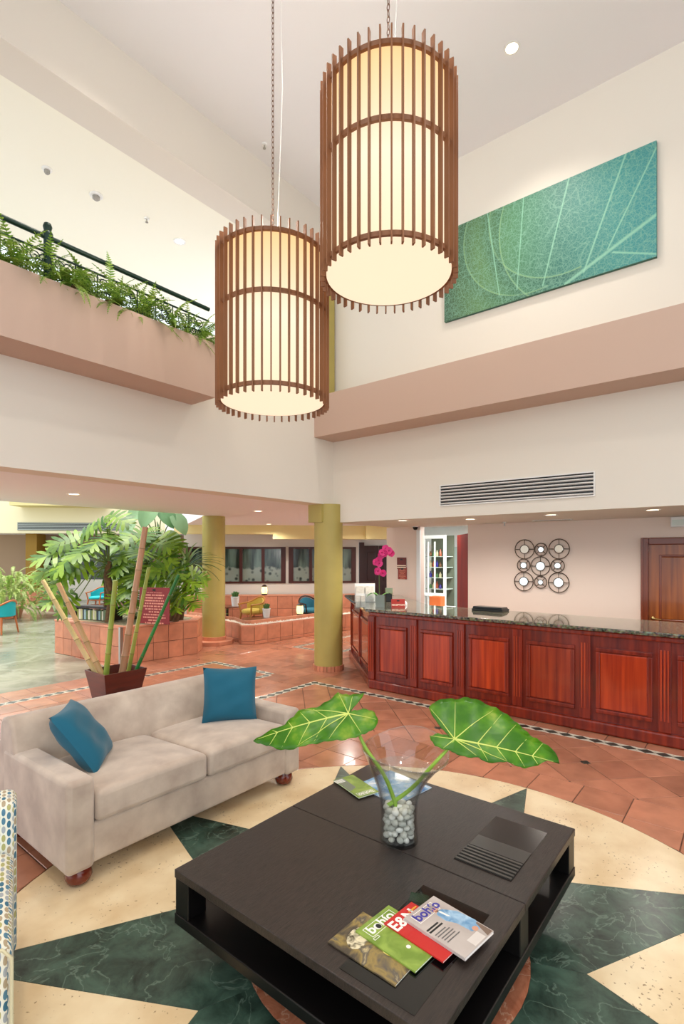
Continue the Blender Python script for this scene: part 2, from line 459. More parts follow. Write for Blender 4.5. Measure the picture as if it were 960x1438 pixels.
def tile_mb(poly, gap=.0035, z=0.0, cham=.003, depth=.010):
    p0 = inset(poly, gap); p1 = inset(poly, gap+cham)
    if parea(p1) <= 0.0002: return None
    n = len(poly); mb = MB()
    mb.add([(a, b, z-depth) for a, b in p0] + [(a, b, z-cham) for a, b in p0] + [(a, b, z) for a, b in p1],
           [(i, (i+1)%n, n+(i+1)%n, n+i) for i in range(n)] + [(n+i, n+(i+1)%n, 2*n+(i+1)%n, 2*n+i) for i in range(n)] + [tuple(range(2*n, 3*n))])
    return mb
def scr_area(poly):
    q = [proj((x, y, 0)) for x, y in poly]
    if min(p[2] for p in q) < .25: return 0
    cx = sum(p[0] for p in q)/len(q); cy = sum(p[1] for p in q)/len(q)
    if not (-60 < cx < 1020 and 700 < cy < 1500): return 0
    return abs(parea([(p[0], p[1]) for p in q]))
allt = sorted([(scr_area(p), p) for p in tilesB+tilesC+tilesD], key=lambda t: -t[0])
cache = {}
rest = MB(); cnt = 0
for ar, p in allt:
    cx = sum(q[0] for q in p)/len(p); cy = sum(q[1] for q in p)/len(p)
    if ar > 0 and cnt < 296:
        loc = [(q[0]-cx, q[1]-cy) for q in p]
        key = tuple(sorted((round(a, 3), round(b, 3)) for a, b in loc))
        if key not in cache:
            mb = tile_mb(loc); cache[key] = mb.mesh('tile', TERRA) if mb else None
        if cache[key] is None: continue
        o = inst('tile', cache[key], fl_base, Matrix.Translation((cx, cy, random.uniform(-.0006, .0006)))); cnt += 1
    else:
        mb = tile_mb(p)
        if mb: rest.add(mb.v, mb.f)
ro = rest.build('distant_tiles', TERRA, fl_base); ro['kind'] = 'stuff'
# mosaic borders
dia = MB(); PT = .148
dm = tile_mb([(-PT/2, 0), (0, -HW), (PT/2, 0), (0, HW)], .002, 0, .001, .008).mesh('mosaic_diamond', DARK_MOS)
wt = MB(); nd = 0
for k, c, a, b in STRIPS:
    n = max(1, round((b-a)/PT)); p = (b-a)/n
    for i in range(n):
        t = a + p*(i+.5)
        M = Matrix.Translation((c, t, 0)) @ Matrix.Rotation(PI/2, 4, 'Z') if k == 'y' else Matrix.Translation((t, c, 0))
        q = proj((M.translation.x, M.translation.y, 0))
        vis = -20 < q[0] < 980 and q[2] > .5
        if vis: inst('mosaic_diamond', dm, fl_base, M)
        for tri in ([(-p/2, 0), (-p/2, -HW), (0, -HW)], [(0, -HW), (p/2, -HW), (p/2, 0)], [(p/2, 0), (p/2, HW), (0, HW)], [(0, HW), (-p/2, HW), (-p/2, 0)]):
            mb = tile_mb(tri, .001, 0, .001, .008)
            if mb: mb.xf(M); wt.add(mb.v, mb.f)
wo = wt.build('white_mosaic_tiles', WHITE_MOS, fl_base); wo['kind'] = 'stuff'
ins = tile_mb([(-.05, 0), (0, -.05), (.05, 0), (0, .05)], 0, .0015, .001, .008).mesh('corner_insert', DARK_MOS)
for i in range(-3, 3):
    for y in (1.224,): inst('corner_insert', ins, fl_base, Matrix.Translation((5.09, y+1.504*i, 0)))
for i in range(-1, 4): inst('corner_insert', ins, fl_base, Matrix.Translation((5.09-1.504*i, 4.23, 0)))
# medallion
RN, RD = .93, .69
def pol(r, a): return (MC[0]+r*math.cos(a), MC[1]+r*math.sin(a))
for k in range(8):
    a = k*PI/4
    arc = [pol(RD, a+PI/8-PI/4*t/6) for t in range(7)]
    poly = [pol(RN, a-PI/8), pol(MR-.012, a), pol(RN, a+PI/8)] + arc
    tile_mb(poly, .0006, 0, .0005, .012).build('marble_ray', GREEN_M, fl_base)
    a2 = a+PI/8
    arc = [pol(MR-.004, a+PI/4*t/10) for t in range(11)]
    poly = [pol(RN, a2)] + arc
    tile_mb(poly, .0006, 0, .0005, .012).build('travertine_panel', TRAV, fl_base)
tile_mb([pol(RD, 2*PI*t/48) for t in range(48)], .0006, 0, .0005, .012).build('marble_disc', RED_M, fl_base)

# ------------------------------------------------------------------ far cafe wall with windows (45 degrees)
FK = 21.8
fw = struct(thing('wall_cafe', 'grey white wall with dark framed windows behind the sunken seating', 'wall', (FK/2, FK/2, 0), -PI/4))
del fw['category']
def fu(px, K=FK):
    p = onK(px, 779, K); return (p.x - p.y)/math.sqrt(2)
def fz(px, py, K=FK): return onK(px, py, K).z
P_FARW = mat('cafe wall paint', (206, 200, 190), .8)
zt, zb = fz(400, 768), fz(400, 819)
wall = MB()
u0, u1 = fu(258), fu(503.5)
wall.box(u0, u1, 0, .2, 0, zb).box(u0, u1, 0, .2, zt, 2.72)
gaps = [(fu(401), fu(405)), (fu(499.5), u1)]
for a, b in gaps: wall.box(a, b, 0, .2, zb, zt)
wall.build('wall_panel', P_FARW, fw)
def cafe_glass():
    m, N, L, b = nodes_of('etched window glass')
    tc = N.new('ShaderNodeTexCoord'); sp = N.new('ShaderNodeSeparateXYZ'); L.new(tc.outputs['Object'], sp.inputs[0])
    nz = N.new('ShaderNodeTexNoise'); nz.inputs['Scale'].default_value = 5; nz.inputs['Detail'].default_value = 5
    L.new(tc.outputs['Object'], nz.inputs['Vector'])
    ad = N.new('ShaderNodeMath'); ad.operation = 'MULTIPLY_ADD'; ad.inputs[1].default_value = .35
    L.new(nz.outputs['Fac'], ad.inputs[0]); L.new(sp.outputs['Z'], ad.inputs[2])
    mr = N.new('ShaderNodeMapRange'); mr.inputs[1].default_value = zb+.60; mr.inputs[2].default_value = zb+.66; mr.inputs[3].default_value = 1; mr.inputs[4].default_value = 0
    L.new(ad.outputs[0], mr.inputs[0])
    n2 = N.new('ShaderNodeTexNoise'); n2.inputs['Scale'].default_value = 2.2; n2.inputs['Detail'].default_value = 3
    mp = N.new('ShaderNodeMapping'); mp.inputs['Scale'].default_value = (1.6, 1, .25); L.new(tc.outputs['Object'], mp.inputs[0]); L.new(mp.outputs[0], n2.inputs['Vector'])
    cr = N.new('ShaderNodeValToRGB'); e = cr.color_ramp.elements
    e[0].position = .42; e[0].color = lin((22, 34, 32)); e[1].position = .62; e[1].color = lin((96, 116, 106)); L.new(n2.outputs['Fac'], cr.inputs[0])
    mx = N.new('ShaderNodeMix'); mx.data_type = 'RGBA'; L.new(mr.outputs[0], mx.inputs[0]); L.new(cr.outputs[0], mx.inputs[6])
    n3 = N.new('ShaderNodeTexVoronoi'); n3.inputs['Scale'].default_value = 7; L.new(tc.outputs['Object'], n3.inputs['Vector'])
    c3 = N.new('ShaderNodeValToRGB'); e = c3.color_ramp.elements
    e[0].position = .18; e[0].color = lin((40, 50, 46)); e[1].position = .45; e[1].color = lin((126, 136, 126)); L.new(n3.outputs['Distance'], c3.inputs[0])
    L.new(c3.outputs[0], mx.inputs[7]); L.new(mx.outputs[2], b.inputs['Base Color'])
    b.inputs['Roughness'].default_value = .12
    return m
CGLASS = cafe_glass()
FRAME_W = mat('dark mahogany frame', (64, 22, 14), .35)
wn = 0
for panes in ([(fu(262), fu(300)), (fu(302), fu(337)), (fu(339.5), fu(368)), (fu(370.5), fu(401))], [(fu(405), fu(435)), (fu(437), fu(467)), (fu(469), fu(499.5))]):
    wn += 1
    w = struct(thing('window_%d' % wn, 'row of dark framed etched glass panes', 'window', (FK/2, FK/2, 0), -PI/4)); del w['category']
    a, b = panes[0][0], panes[-1][1]
    fr = MB().box(a, b, -.03, .08, zt-.06, zt).box(a, b, -.03, .08, zb, zb+.06)
    edges = [a] + [(panes[i][1]+panes[i+1][0])/2 for i in range(len(panes)-1)] + [b]
    for i, e in enumerate(edges):
        ww = .07 if i in (0, len(edges)-1) else .045
        x0 = e if i == 0 else (e-2*ww if i == len(edges)-1 else e-ww)
        fr.box(x0, x0+2*ww, -.03, .08, zb+.06, zt-.06)
    fr.build('window_frame', FRAME_W, w)
    for i in range(len(panes)):
        MB().box(edges[i]+.03, edges[i+1]-.03, .02, .035, zb+.05, zt-.05).build('pane', CGLASS, w)
# pale yellow dropped beam in front of the windows, with the step in its lower edge
KB = 20.6
bm = struct(thing('trim_7', 'pale yellow beam above the windows', 'beam', (KB/2, KB/2, 0), -PI/4)); del bm['category']
def bu(px): return fu(px, KB)
MB().box(bu(244), bu(383), 0, .25, fz(330, 750, KB), 2.74).build('beam_length', P_YELLOW, bm)
MB().box(bu(383), bu(512), -.05, .25, fz(440, 757, KB), 2.74).build('beam_length', P_YELLOW, bm)
MB().box(bu(512), bu(512)+1.4, -.25, .25, fz(440, 757, KB), 2.74).build('beam_length', P_YELLOW, bm)
# dark double door in the corridor beyond the counter
d2 = struct(thing('door_2', 'dark wooden double door beyond the orchid', 'door', (FK/2, FK/2, 0), -PI/4)); del d2['category']
ua, ub = fu(506), fu(560)
zd = fz(520, 766)
MB().box(ua-.02, ub+1.5, .5, .65, 0, 2.72).build('wall_panel', P_FARW, d2)
MB().box(u1-.2, u1, .2, .5, 0, 2.72).build('jamb', P_ROOM, d2)
dw = mat('dark door wood', (52, 18, 16), .35)
MB().box(ua, ua+.16, .30, .5, 0, zd+.1).build('door_frame', dw, d2)
for a, b in ((ua+.16, ua+.62), (ua+.66, ua+1.5)):
    lf = MB().box(a, b, .40, .48, 0, zd).build('door_leaf', dw, d2)
    for z0, z1 in ((.2, .95), (1.1, zd-.2)):
        MB().box(a+.1, b-.1, .38, .41, z0, z1).build('door_panel', dw, lf, bevel=.015)
# ------------------------------------------------------------------ far left facade across the atrium
KF = 30.5
ff = struct(thing('wall_atrium', 'cream facade with a long vent grille across the atrium', 'wall', (KF/2, KF/2, 0), -PI/4)); del ff['category']
def gu(px): return fu(px, KF)
def gz(px, py): return fz(px, py, KF)
ga, gb = gu(-250), gu(285)
z_f = gz(95, 749)
MB().box(ga, gb, 0, .3, z_f, gz(95, 690)).build('facade_panel', P_FACADE, ff)
MB().box(gu(30), gu(152), -.9, 0, gz(95, 713), gz(95, 705)).build('balcony_edge', P_YELLOW, ff)
MB().box(ga, gb, .3, 3.2, z_f, z_f+.1).build('soffit', P_LAV, ff)
MB().box(ga, gb, 1.6, 1.8, 0, z_f).build('back_wall', P_BROWN, ff)
MB().box(gu(27), gu(43), .5, 1.3, 0, z_f).build('pier', mat('ochre pier', (150, 112, 30), .6), ff)
DKO = mat('dark opening frame', (30, 18, 16), .4)
for a, b in ((44, 53), (70, 73), (100, 103), (128, 131), (160, 163)):
    MB().box(gu(a), gu(b), 1.45, 1.6, 0, gz(95, 768)).build('opening_mullion', DKO, ff)
MB().box(gu(44), gu(200), 1.45, 1.6, gz(95, 768), gz(95, 765)).build('opening_head', DKO, ff)
MB().box(gu(52), gu(200), 1.54, 1.6, gz(95, 818), gz(95, 768)).build('dark_glass', mat('dark glass', (70, 74, 70), .1), ff)
MB().box(gu(75), gu(285), 1.2, 1.54, 0, gz(95, 816)).build('dado', P_BEIGE, ff)
vg = MB().box(gu(25), gu(167), -.02, 0, gz(95, 745), gz(95, 734)).build('vent_backing', BLACKM, ff)
vz0, vz1 = gz(95, 745), gz(95, 734)
for i in range(5):
    z = vz0 + (vz1-vz0)*(i+.25)/5
    MB().box(gu(25), gu(167), -.05, -.02, z, z+(vz1-vz0)*.1).build('vent_slat', mat('vent slat grey', (170, 176, 170), .4), vg)
# low planter far left
# ================================================================== RECEPTION COUNTER
def cpoly(e, inn, x_end=7.6, y0=-1.6):
    r2 = math.sqrt(2); nx, ny = -1/r2, 1/r2
    a = (6.04-e, y0); b = (6.04-e, 4.28+.414*e)
    ex, ey = x_end + e/r2, x_end-1.76 + e/r2
    c = (ex+nx*e, ey+ny*e); d = (ex-nx*inn, ey-ny*inn)
    k = (6.04+inn, 4.28-.414*inn); l = (6.04+inn, y0)
    return [a, l, k, d, c, b]
ctr = thing('reception_counter', 'long polished cherry wood reception counter with raised panels and granite top', 'counter', (6.04, 2.0, 0))
MB().prism(cpoly(0, .62), .12, 1.06).build('body', CHERRY, ctr, rel='world')
MB().prism(cpoly(.06, .62), .002, .13).build('plinth', CHERRY, ctr, rel='world', bevel=.02)
MB().prism(cpoly(.05, .62), 1.03, 1.09).build('cornice', CHERRY, ctr, rel='world', bevel=.015)
def granite():
    m, N, L, b = nodes_of('speckled granite')
    tc = N.new('ShaderNodeTexCoord'); v = N.new('ShaderNodeTexVoronoi'); v.inputs['Scale'].default_value = 55
    L.new(tc.outputs['Object'], v.inputs['Vector'])
    n = N.new('ShaderNodeTexNoise'); n.inputs['Scale'].default_value = 30; n.inputs['Detail'].default_value = 5; L.new(tc.outputs['Object'], n.inputs['Vector'])
    cr = N.new('ShaderNodeValToRGB'); e = cr.color_ramp.elements
    e[0].position = .36; e[0].color = lin((44, 46, 40)); e[1].position = .66; e[1].color = lin((150, 142, 118)); L.new(n.outputs['Fac'], cr.inputs[0])
    mx = N.new('ShaderNodeMix'); mx.data_type = 'RGBA'; mx.blend_type = 'MULTIPLY'; mx.inputs[0].default_value = .5
    L.new(cr.outputs[0], mx.inputs[6]); L.new(v.outputs['Color'], mx.inputs[7]); L.new(mx.outputs[2], b.inputs['Base Color'])
    b.inputs['Roughness'].default_value = .08; b.inputs['Coat Weight'].default_value = .5
    return m
GRAN = granite()
CT = 1.132
MB().prism(cpoly(.11, .95, 7.75), 1.09, CT).build('granite_top', GRAN, ctr, rel='world', bevel=.012, seg=3)
def panel_face(origin, along, out, bays, pil, wpil, z0=.16, z1=1.02):
    o = Vector(origin); t = Vector(along).normalized(); n = Vector(out).normalized()
    def bx(mb, a, b, d0, d1, za, zb):
        P = lambda u, d, z: o + t*u + n*d + Vector((0, 0, z))
        bot = [P(a, d0, za), P(b, d0, za), P(b, d1, za), P(a, d1, za)]; top = [P(a, d0, zb), P(b, d0, zb), P(b, d1, zb), P(a, d1, zb)]
        if t.cross(n).z < 0: bot.reverse(); top.reverse()
        mb.hexa(bot, top)
    for a, b in bays:
        w = b-a; m = min(.05, w*.12)
        p = MB(); bx(p, a+m+.04, b-m-.04, -.01, .016, z0+.10, z1-.16)
        po = p.build('panel', CHERRY_L, ctr, rel='world', bevel=.012)
        f = MB(); za, zb_ = z0+.05, z1-.11
        bx(f, a+m, b-m, -.01, .026, za, za+.045); bx(f, a+m, b-m, -.01, .026, zb_-.045, zb_)
        bx(f, a+m, a+m+.045, -.01, .026, za+.045, zb_-.045); bx(f, b-m-.045, b-m, -.01, .026, za+.045, zb_-.045)
        fo = f.build('panel_molding', CHERRY, ctr, rel='world', bevel=.009); fo.parent = po
    for c in pil:
        f = MB(); bx(f, c-wpil/2, c+wpil/2, -.01, .03, .13, 1.03)
        fo = f.build('pilaster', CHERRY, ctr, rel='world', bevel=.005)
        g = MB()
        for k in (-1, 0, 1):
            u = c + k*wpil*.28
            bx(g, u-wpil*.07, u+wpil*.07, .03, .037, .24, .95)
        g.build('fluting', CHERRY_L, ctr, rel='world', bevel=.003).parent = fo
pilY = [onX(px, 900, 6.02).y for px in (521, 580, 646, 726, 821, 933)]
pilY += [pilY[-1]-.9, pilY[-1]-1.7]
W2 = .11
panel_face((6.04, 0, 0), (0, 1, 0), (-1, 0, 0), [(pilY[i+1]+W2/2, pilY[i]-W2/2) for i in range(len(pilY)-1)], pilY, W2)
dl = (7.6-6.04)*math.sqrt(2)
panel_face((6.04, 4.28, 0), (1, 1, 0), (-1, 1, 0), [(.08, dl*.5-.04), (dl*.5+.04, dl-.08)], [dl*.5, dl-.04], .07)

# ================================================================== SOFA
sofa = thing('sofa', 'beige suede two-seat sofa with square arms and round mahogany feet', 'sofa', (2.22, 3.47, 0))
def sp(name, m, *b, bevel=.03, seg=3, smooth=50):
    return MB().box(*b).build(name, m, sofa, rel='world', bevel=bevel, seg=seg, smooth=smooth)
sp('base_frame', SUEDE, 1.43, 3.02, 3.0, 3.85, .11, .345, bevel=.02)
for x0, x1 in ((1.285, 1.445), (3.0, 3.16)):
    a = MB()
    a.hexa([(x0, 2.975, .10), (x1, 2.975, .10), (x1, 3.93, .10), (x0, 3.93, .10)], [(x0, 2.975, .625), (x1, 2.975, .625), (x1, 3.93, .61), (x0, 3.93, .61)])
    a.build('arm', SUEDE, sofa, rel='world', bevel=.03, seg=3, smooth=50)
prof = [(3.70, .30), (3.74, .60), (3.79, .76), (3.83, .805), (3.90, .82), (3.96, .805), (4.0, .76), (4.02, .6), (4.03, .12), (3.80, .12)]
bk = MB(); n = len(prof); x0, x1 = 1.29, 3.155
bk.add([(x0, y, z) for y, z in prof] + [(x1, y, z) for y, z in prof], [tuple(range(n)), tuple(range(2*n-1, n-1, -1))] + [(i, n+i, n+(i+1) % n, (i+1) % n) for i in range(n)])
bk.build('backrest', SUEDE, sofa, rel='world', smooth=50, bevel=.022, seg=3)
def cushion_mesh(w, d, h, puff, nx=14, ny=14):
    mb = MB(); vs = []; idx = {}
    for sgn in (1, -1):
        for i in range(nx+1):
            for j in range(ny+1):
                u, v = i/nx*2-1, j/ny*2-1
                e = max(0, (1-abs(u)**6)*(1-abs(v)**6))
                p = (1-u*u)*(1-v*v)
                z = sgn*(h/2*e**.35 + puff*p)
                if sgn < 0: z = -h/2*e**.35
                idx[(sgn, i, j)] = len(vs); vs.append((u*w/2, v*d/2, z))
    fs = []
    for i in range(nx):
        for j in range(ny):
            fs.append((idx[(1,i,j)], idx[(1,i+1,j)], idx[(1,i+1,j+1)], idx[(1,i,j+1)]))
            fs.append((idx[(-1,i,j)], idx[(-1,i,j+1)], idx[(-1,i+1,j+1)], idx[(-1,i+1,j)]))
    mb.add(vs, fs); return mb
def seat_cushion(x0, x1):
    mb = MB().box(x0, x1, 2.965, 3.76, .347, .50)
    # crowned top
    o = MB(); nx, ny = 10, 10; vs = []; fs = []
    for i in range(nx+1):
        for j in range(ny+1):
            u, v = i/nx, j/ny
            z = .535 - .035*v + .03*math.sin(PI*u)*math.sin(PI*v)**.5 - .012*(abs(2*u-1)**8)
            vs.append((x0+.004+(x1-x0-.008)*u, 2.965+.80*v, z))
    n1 = len(vs)
    for i in range(nx+1):
        for j in range(ny+1):
            u, v = i/nx, j/ny; vs.append((x0+.004+(x1-x0-.008)*u, 2.965+.80*v, .347))
    g = lambda a, i, j: a*n1 + i*(ny+1)+j
    for i in range(nx):
        for j in range(ny):
            fs.append((g(0,i,j), g(0,i+1,j), g(0,i+1,j+1), g(0,i,j+1))); fs.append((g(1,i,j), g(1,i,j+1), g(1,i+1,j+1), g(1,i+1,j)))
    for i in range(nx):
        fs.append((g(1,i,0), g(1,i+1,0), g(0,i+1,0), g(0,i,0))); fs.append((g(0,i,ny), g(0,i+1,ny), g(1,i+1,ny), g(1,i,ny)))
    for j in range(ny):
        fs.append((g(0,0,j), g(0,0,j+1), g(1,0,j+1), g(1,0,j))); fs.append((g(1,nx,j), g(1,nx,j+1), g(0,nx,j+1), g(0,nx,j)))
    o.add(vs, fs); return o.build('seat_cushion', SUEDE, sofa, rel='world', bevel=.035, seg=4, smooth=60)
seat_cushion(1.447, 2.228); seat_cushion(2.232, 2.998)
for x, y in ((1.39, 3.07), (3.06, 3.07), (1.39, 3.9), (3.06, 3.9)):
    MB().lathe([(.035, 0), (.062, .015), (.075, .045), (.066, .08), (.045, .105), (.045, .13)], 20, (x, y, 0)).build('foot', MAHOG, sofa, rel='world', smooth=60)
def throw(label, loc, nrm, upv, size, roll, squash=1.0):
    mb = MB(); nx = 16; vs = []; fs = []; idx = {}
    for sg in (1, -1):
        for i in range(nx+1):
            for j in range(nx+1):
                u, v = i/nx*2-1, j/nx*2-1
                e = (1-u**4)*(1-v**4)
                pin = 1 - .07*(1-abs(u)**2)*abs(v)**3*1.0
                pin2 = 1 - .07*(1-abs(v)**2)*abs(u)**3
                wr = .006*math.sin(5*u+3*v)+.004*math.sin(9*v-4*u)
                idx[(sg, i, j)] = len(vs)
                vs.append((u*size/2*pin2*squash, v*size/2*pin, sg*.085*max(e, 0)**.6 + wr*max(e, 0)))
    for i in range(nx):
        for j in range(nx):
            fs.append((idx[(1,i,j)], idx[(1,i+1,j)], idx[(1,i+1,j+1)], idx[(1,i,j+1)])); fs.append((idx[(-1,i,j)], idx[(-1,i,j+1)], idx[(-1,i+1,j+1)], idx[(-1,i+1,j)]))
    mb.add(vs, fs)
    z = Vector(nrm).normalized(); x = Vector(upv).cross(z).normalized(); y = z.cross(x)
    M = Matrix(((x.x, y.x, z.x, loc[0]), (x.y, y.y, z.y, loc[1]), (x.z, y.z, z.z, loc[2]), (0, 0, 0, 1))) @ Matrix.Rotation(roll, 4, 'Z')
    o = mb.build('throw_pillow', TEAL, smooth=70)
    o.matrix_basis = M; return tag(o, label, 'pillow')
throw('teal square pillow slumped on a tilt in the sofa corner beside the armchair', (1.608, 3.49, .70), (.636, -.503, .585), (0, 0, 1), .47, math.radians(-1), .97)
throw('teal square pillow propped upright at the sofa end by the elephant ear leaf', (2.79, 3.43, .735), (-.50, -.84, .30), (0, 0, 1), .45, math.radians(-3))

# ================================================================== COFFEE TABLE
TX0, TX1, TY0, TY1, TZ = 1.41, 2.972, .765, 2.14, .42
tb = thing('coffee_table', 'large square espresso wood coffee table with open cubbies', 'table', ((TX0+TX1)/2, (TY0+TY1)/2, 0))
def tp(name, m, *b, bevel=.004):
    return MB().box(*b).build(name, m, tb, rel='world', bevel=bevel)
XS = 2.2
ESPD = mat('espresso side wood', (12, 10, 10), .34)
tp('top_board', DARKWOOD, TX0, XS-.002, TY0, TY1, TZ-.04, TZ)
tp('top_board', DARKWOOD, XS+.002, TX1, TY0, TY1, TZ-.04, TZ)
tp('shelf_board', ESPD, TX0, TX1, TY0, TY1, .165, .215)
for x0 in (TX0+.004, TX1-.104):
    for y0 in (TY0+.004, TY1-.104):
        tp('corner_block', ESPD, x0, x0+.1, y0, y0+.1, .215, TZ-.04)
tp('core_panel', BLACKIN, TX0+.42, TX1-.42, TY0+.32, TY1-.32, .215, TZ-.04)
tp('divider', ESPD, XS-.05, XS+.05, TY0+.004, TY1-.004, .215, TZ-.04)
tp('plinth', BLACKIN, TX0+.3, TX1-.3, TY0+.3, TY1-.3, 0, .165)
GX0, GX1, GY0, GY1 = 2.305, 2.83, .866, 1.15
gl = tp('inset_plate', mat('smoked inset plate', (38, 30, 28), .22), GX0, GX1, GY0, GY1, TZ, TZ+.0015, bevel=0)
MB().box(2.475, 2.585, GY0+.004, GY1-.004, TZ+.0015, TZ+.003).build('satin_strip', mat('satin grey strip', (84, 82, 80), .3, metal=.6), tb, rel='world')
for i in range(6):
    x = 2.315 + i*.027
    MB().box(x, x+.013, GY0+.004, GY1-.004, TZ+.0015, TZ+.006).build('grille_slat', mat('grille slat', (92, 88, 84), .35, metal=.5), tb, rel='world')
gap = MB().box(2.308, 2.473, GY0+.003, GY1-.003, TZ+.0012, TZ+.0022).build('grille_backing', mat('grille void', (5, 5, 5), .6), tb, rel='world')
PL = [onZ(594, 1243, TZ), onZ(690, 1288, TZ), onZ(597, 1407, TZ), onZ(498, 1345, TZ)]
px0, px1 = PL[2].x, PL[0].x; py0, py1 = (PL[1].y+PL[2].y)/2, PL[0].y

# ================================================================== PENDANT LAMPS
def shade_mat():
    m, N, L, b = nodes_of('lit lamp shade')
    tc = N.new('ShaderNodeTexCoord'); sp_ = N.new('ShaderNodeSeparateXYZ'); L.new(tc.outputs['Object'], sp_.inputs[0])
    cr = N.new('ShaderNodeValToRGB'); e = cr.color_ramp.elements
    e[0].position = 0; e[0].color = lin((255, 234, 196)); e[1].position = 1; e[1].color = lin((252, 202, 132))
    k = cr.color_ramp.elements.new(.45); k.color = lin((255, 240, 212))
    mr = N.new('ShaderNodeMapRange'); mr.inputs[1].default_value = 0; mr.inputs[2].default_value = 1.4; L.new(sp_.outputs['Z'], mr.inputs[0])
    L.new(mr.outputs[0], cr.inputs[0]); L.new(cr.outputs[0], b.inputs['Emission Color']); b.inputs['Emission Strength'].default_value = 1.0
    b.inputs['Base Color'].default_value = lin((110, 84, 52)); b.inputs['Roughness'].default_value = .7
    return m
SHADE = shade_mat()
DIFF = mat('lit diffuser disc', (150, 130, 100), .6, emit=(255, 236, 204), es=.9)
CHAINM = mat('bronze chain', (120, 92, 78), .4, metal=.6)
slat_me = MB().box(.466, .50, -.0055, .0055, 0, 1.39).mesh('slat', SLATWOOD)
def ring_mb(r0, r1, z0, z1): 
    return MB().lathe([(r0, z0), (r1, z0), (r1, z1), (r0, z1), (r0, z0)], 64, cap=False)
link_me = None
def pendant(label, x, y, z):
    t = thing('pendant_lamp', label, 'lamp', (x, y, z), 0, 'slatted drum pendant lamps')
    for k in range(42):
        inst('slat', slat_me, t, Matrix.Rotation(2*PI*k/42+.03, 4, 'Z'))
    for zz in (.055, .80, 1.285):
        ring_mb(.455, .478, zz, zz+.032).build('ring', SLATWOOD, t, smooth=40)
    MB().lathe([(.453, .06), (.453, 1.32)], 64, cap=False).build('shade', SHADE, t, smooth=60)
    MB().lathe([(.453, .05), (.453, .058)], 64).build('diffuser', DIFF, t, smooth=40)
    MB().lathe([(.43, 1.30), (.43, 1.306)], 48).build('top_plate', WHITEP, t)
    top = ZC - z
    MB().lathe([(.07, top-.03), (.07, top)], 24).build('ceiling_rose', WHITEP, t)
    zz = 1.33; ch = MB(); k = 0
    for a in (0, 1, 2):
        ang = 2*PI*a/3
        MB().tube([(.36*math.cos(ang), .36*math.sin(ang), 1.30), (0, 0, 1.62)], .005, 6).build('hanger_rod', CHAINM, t)
    zz = 1.60
    while zz < top-.03:
        pts = []
        for q in range(12):
            aa = 2*PI*q/12; u = .011*math.cos(aa); w = .028*math.sin(aa)
            pts.append((u, 0, zz+w) if k % 2 == 0 else (0, u, zz+w))
        ch.tube(pts, .0035, 5, closed=True); zz += .046; k += 1
    c_ = ch.build('chain', CHAINM, t, smooth=60)
    MB().tube([(.03, -.02, 1.45), (.07, -.05, (1.45+top)/2), (.05, -.03, top)], .004, 6).build('cable', WHITEP, t, smooth=60)
    return t
p1 = atD(545, 386, 3.79); p2 = atD(383, 564, 4.60)
pendant('higher hanging slatted wood drum lamp, the one nearer the leaf canvas', p1.x, p1.y, p1.z-.055)
pendant('lower hanging slatted wood drum lamp, the one nearer the fern balcony', p2.x, p2.y, p2.z-.055)

# ================================================================== PILLARS
def pillar(label, px, py, rad, ztop, base):
    p = onZ(px, py); d = Vector((p.x, p.y, 0)).normalized()
    c = p + d*rad
    t = thing('column', label, 'column', (c.x, c.y, 0), 0, None)
    prof_ = [(rad, .0 if base == 'band' else .1), (rad, ztop)]
    MB().lathe(prof_, 48).build('shaft', P_OLIVE, t, smooth=60)
    if base == 'band':
        for k in range(26):
            a = 2*PI*k/26
            M = Matrix.Rotation(a, 4, 'Z') @ Matrix.Translation((rad+.008, 0, 0))
            inst('base_tile', band_me, t, M)
    else:
        R = .44
        MB().prism([(R*math.cos(PI/8+k*PI/4), R*math.sin(PI/8+k*PI/4)) for k in range(8)], 0, .085).build('base_step', TERRA_W, t, bevel=.01)
        MB().lathe([(rad+.02, .085), (rad+.02, .16)], 48).build('base_ring', TERRA_W, t, smooth=60)
    return c
band_me = MB().box(-.012, .012, -.0265, .0265, 0, .085).mesh('base_tile', TERRA_W)
c1 = pillar('olive round column with a low tiled base band next to the counter', 461, 944, .235, 2.725, 'band')
sbox('trim_8', P_OLIVE, c1.x-.26, XF-.005, YL+.01, YL+.3, 2.43, 2.72, label='olive squared column head below the wall corner')
c2 = pillar('olive round column on an octagonal terracotta step beside the planters', 300, 906, .24, 2.725, 'step')
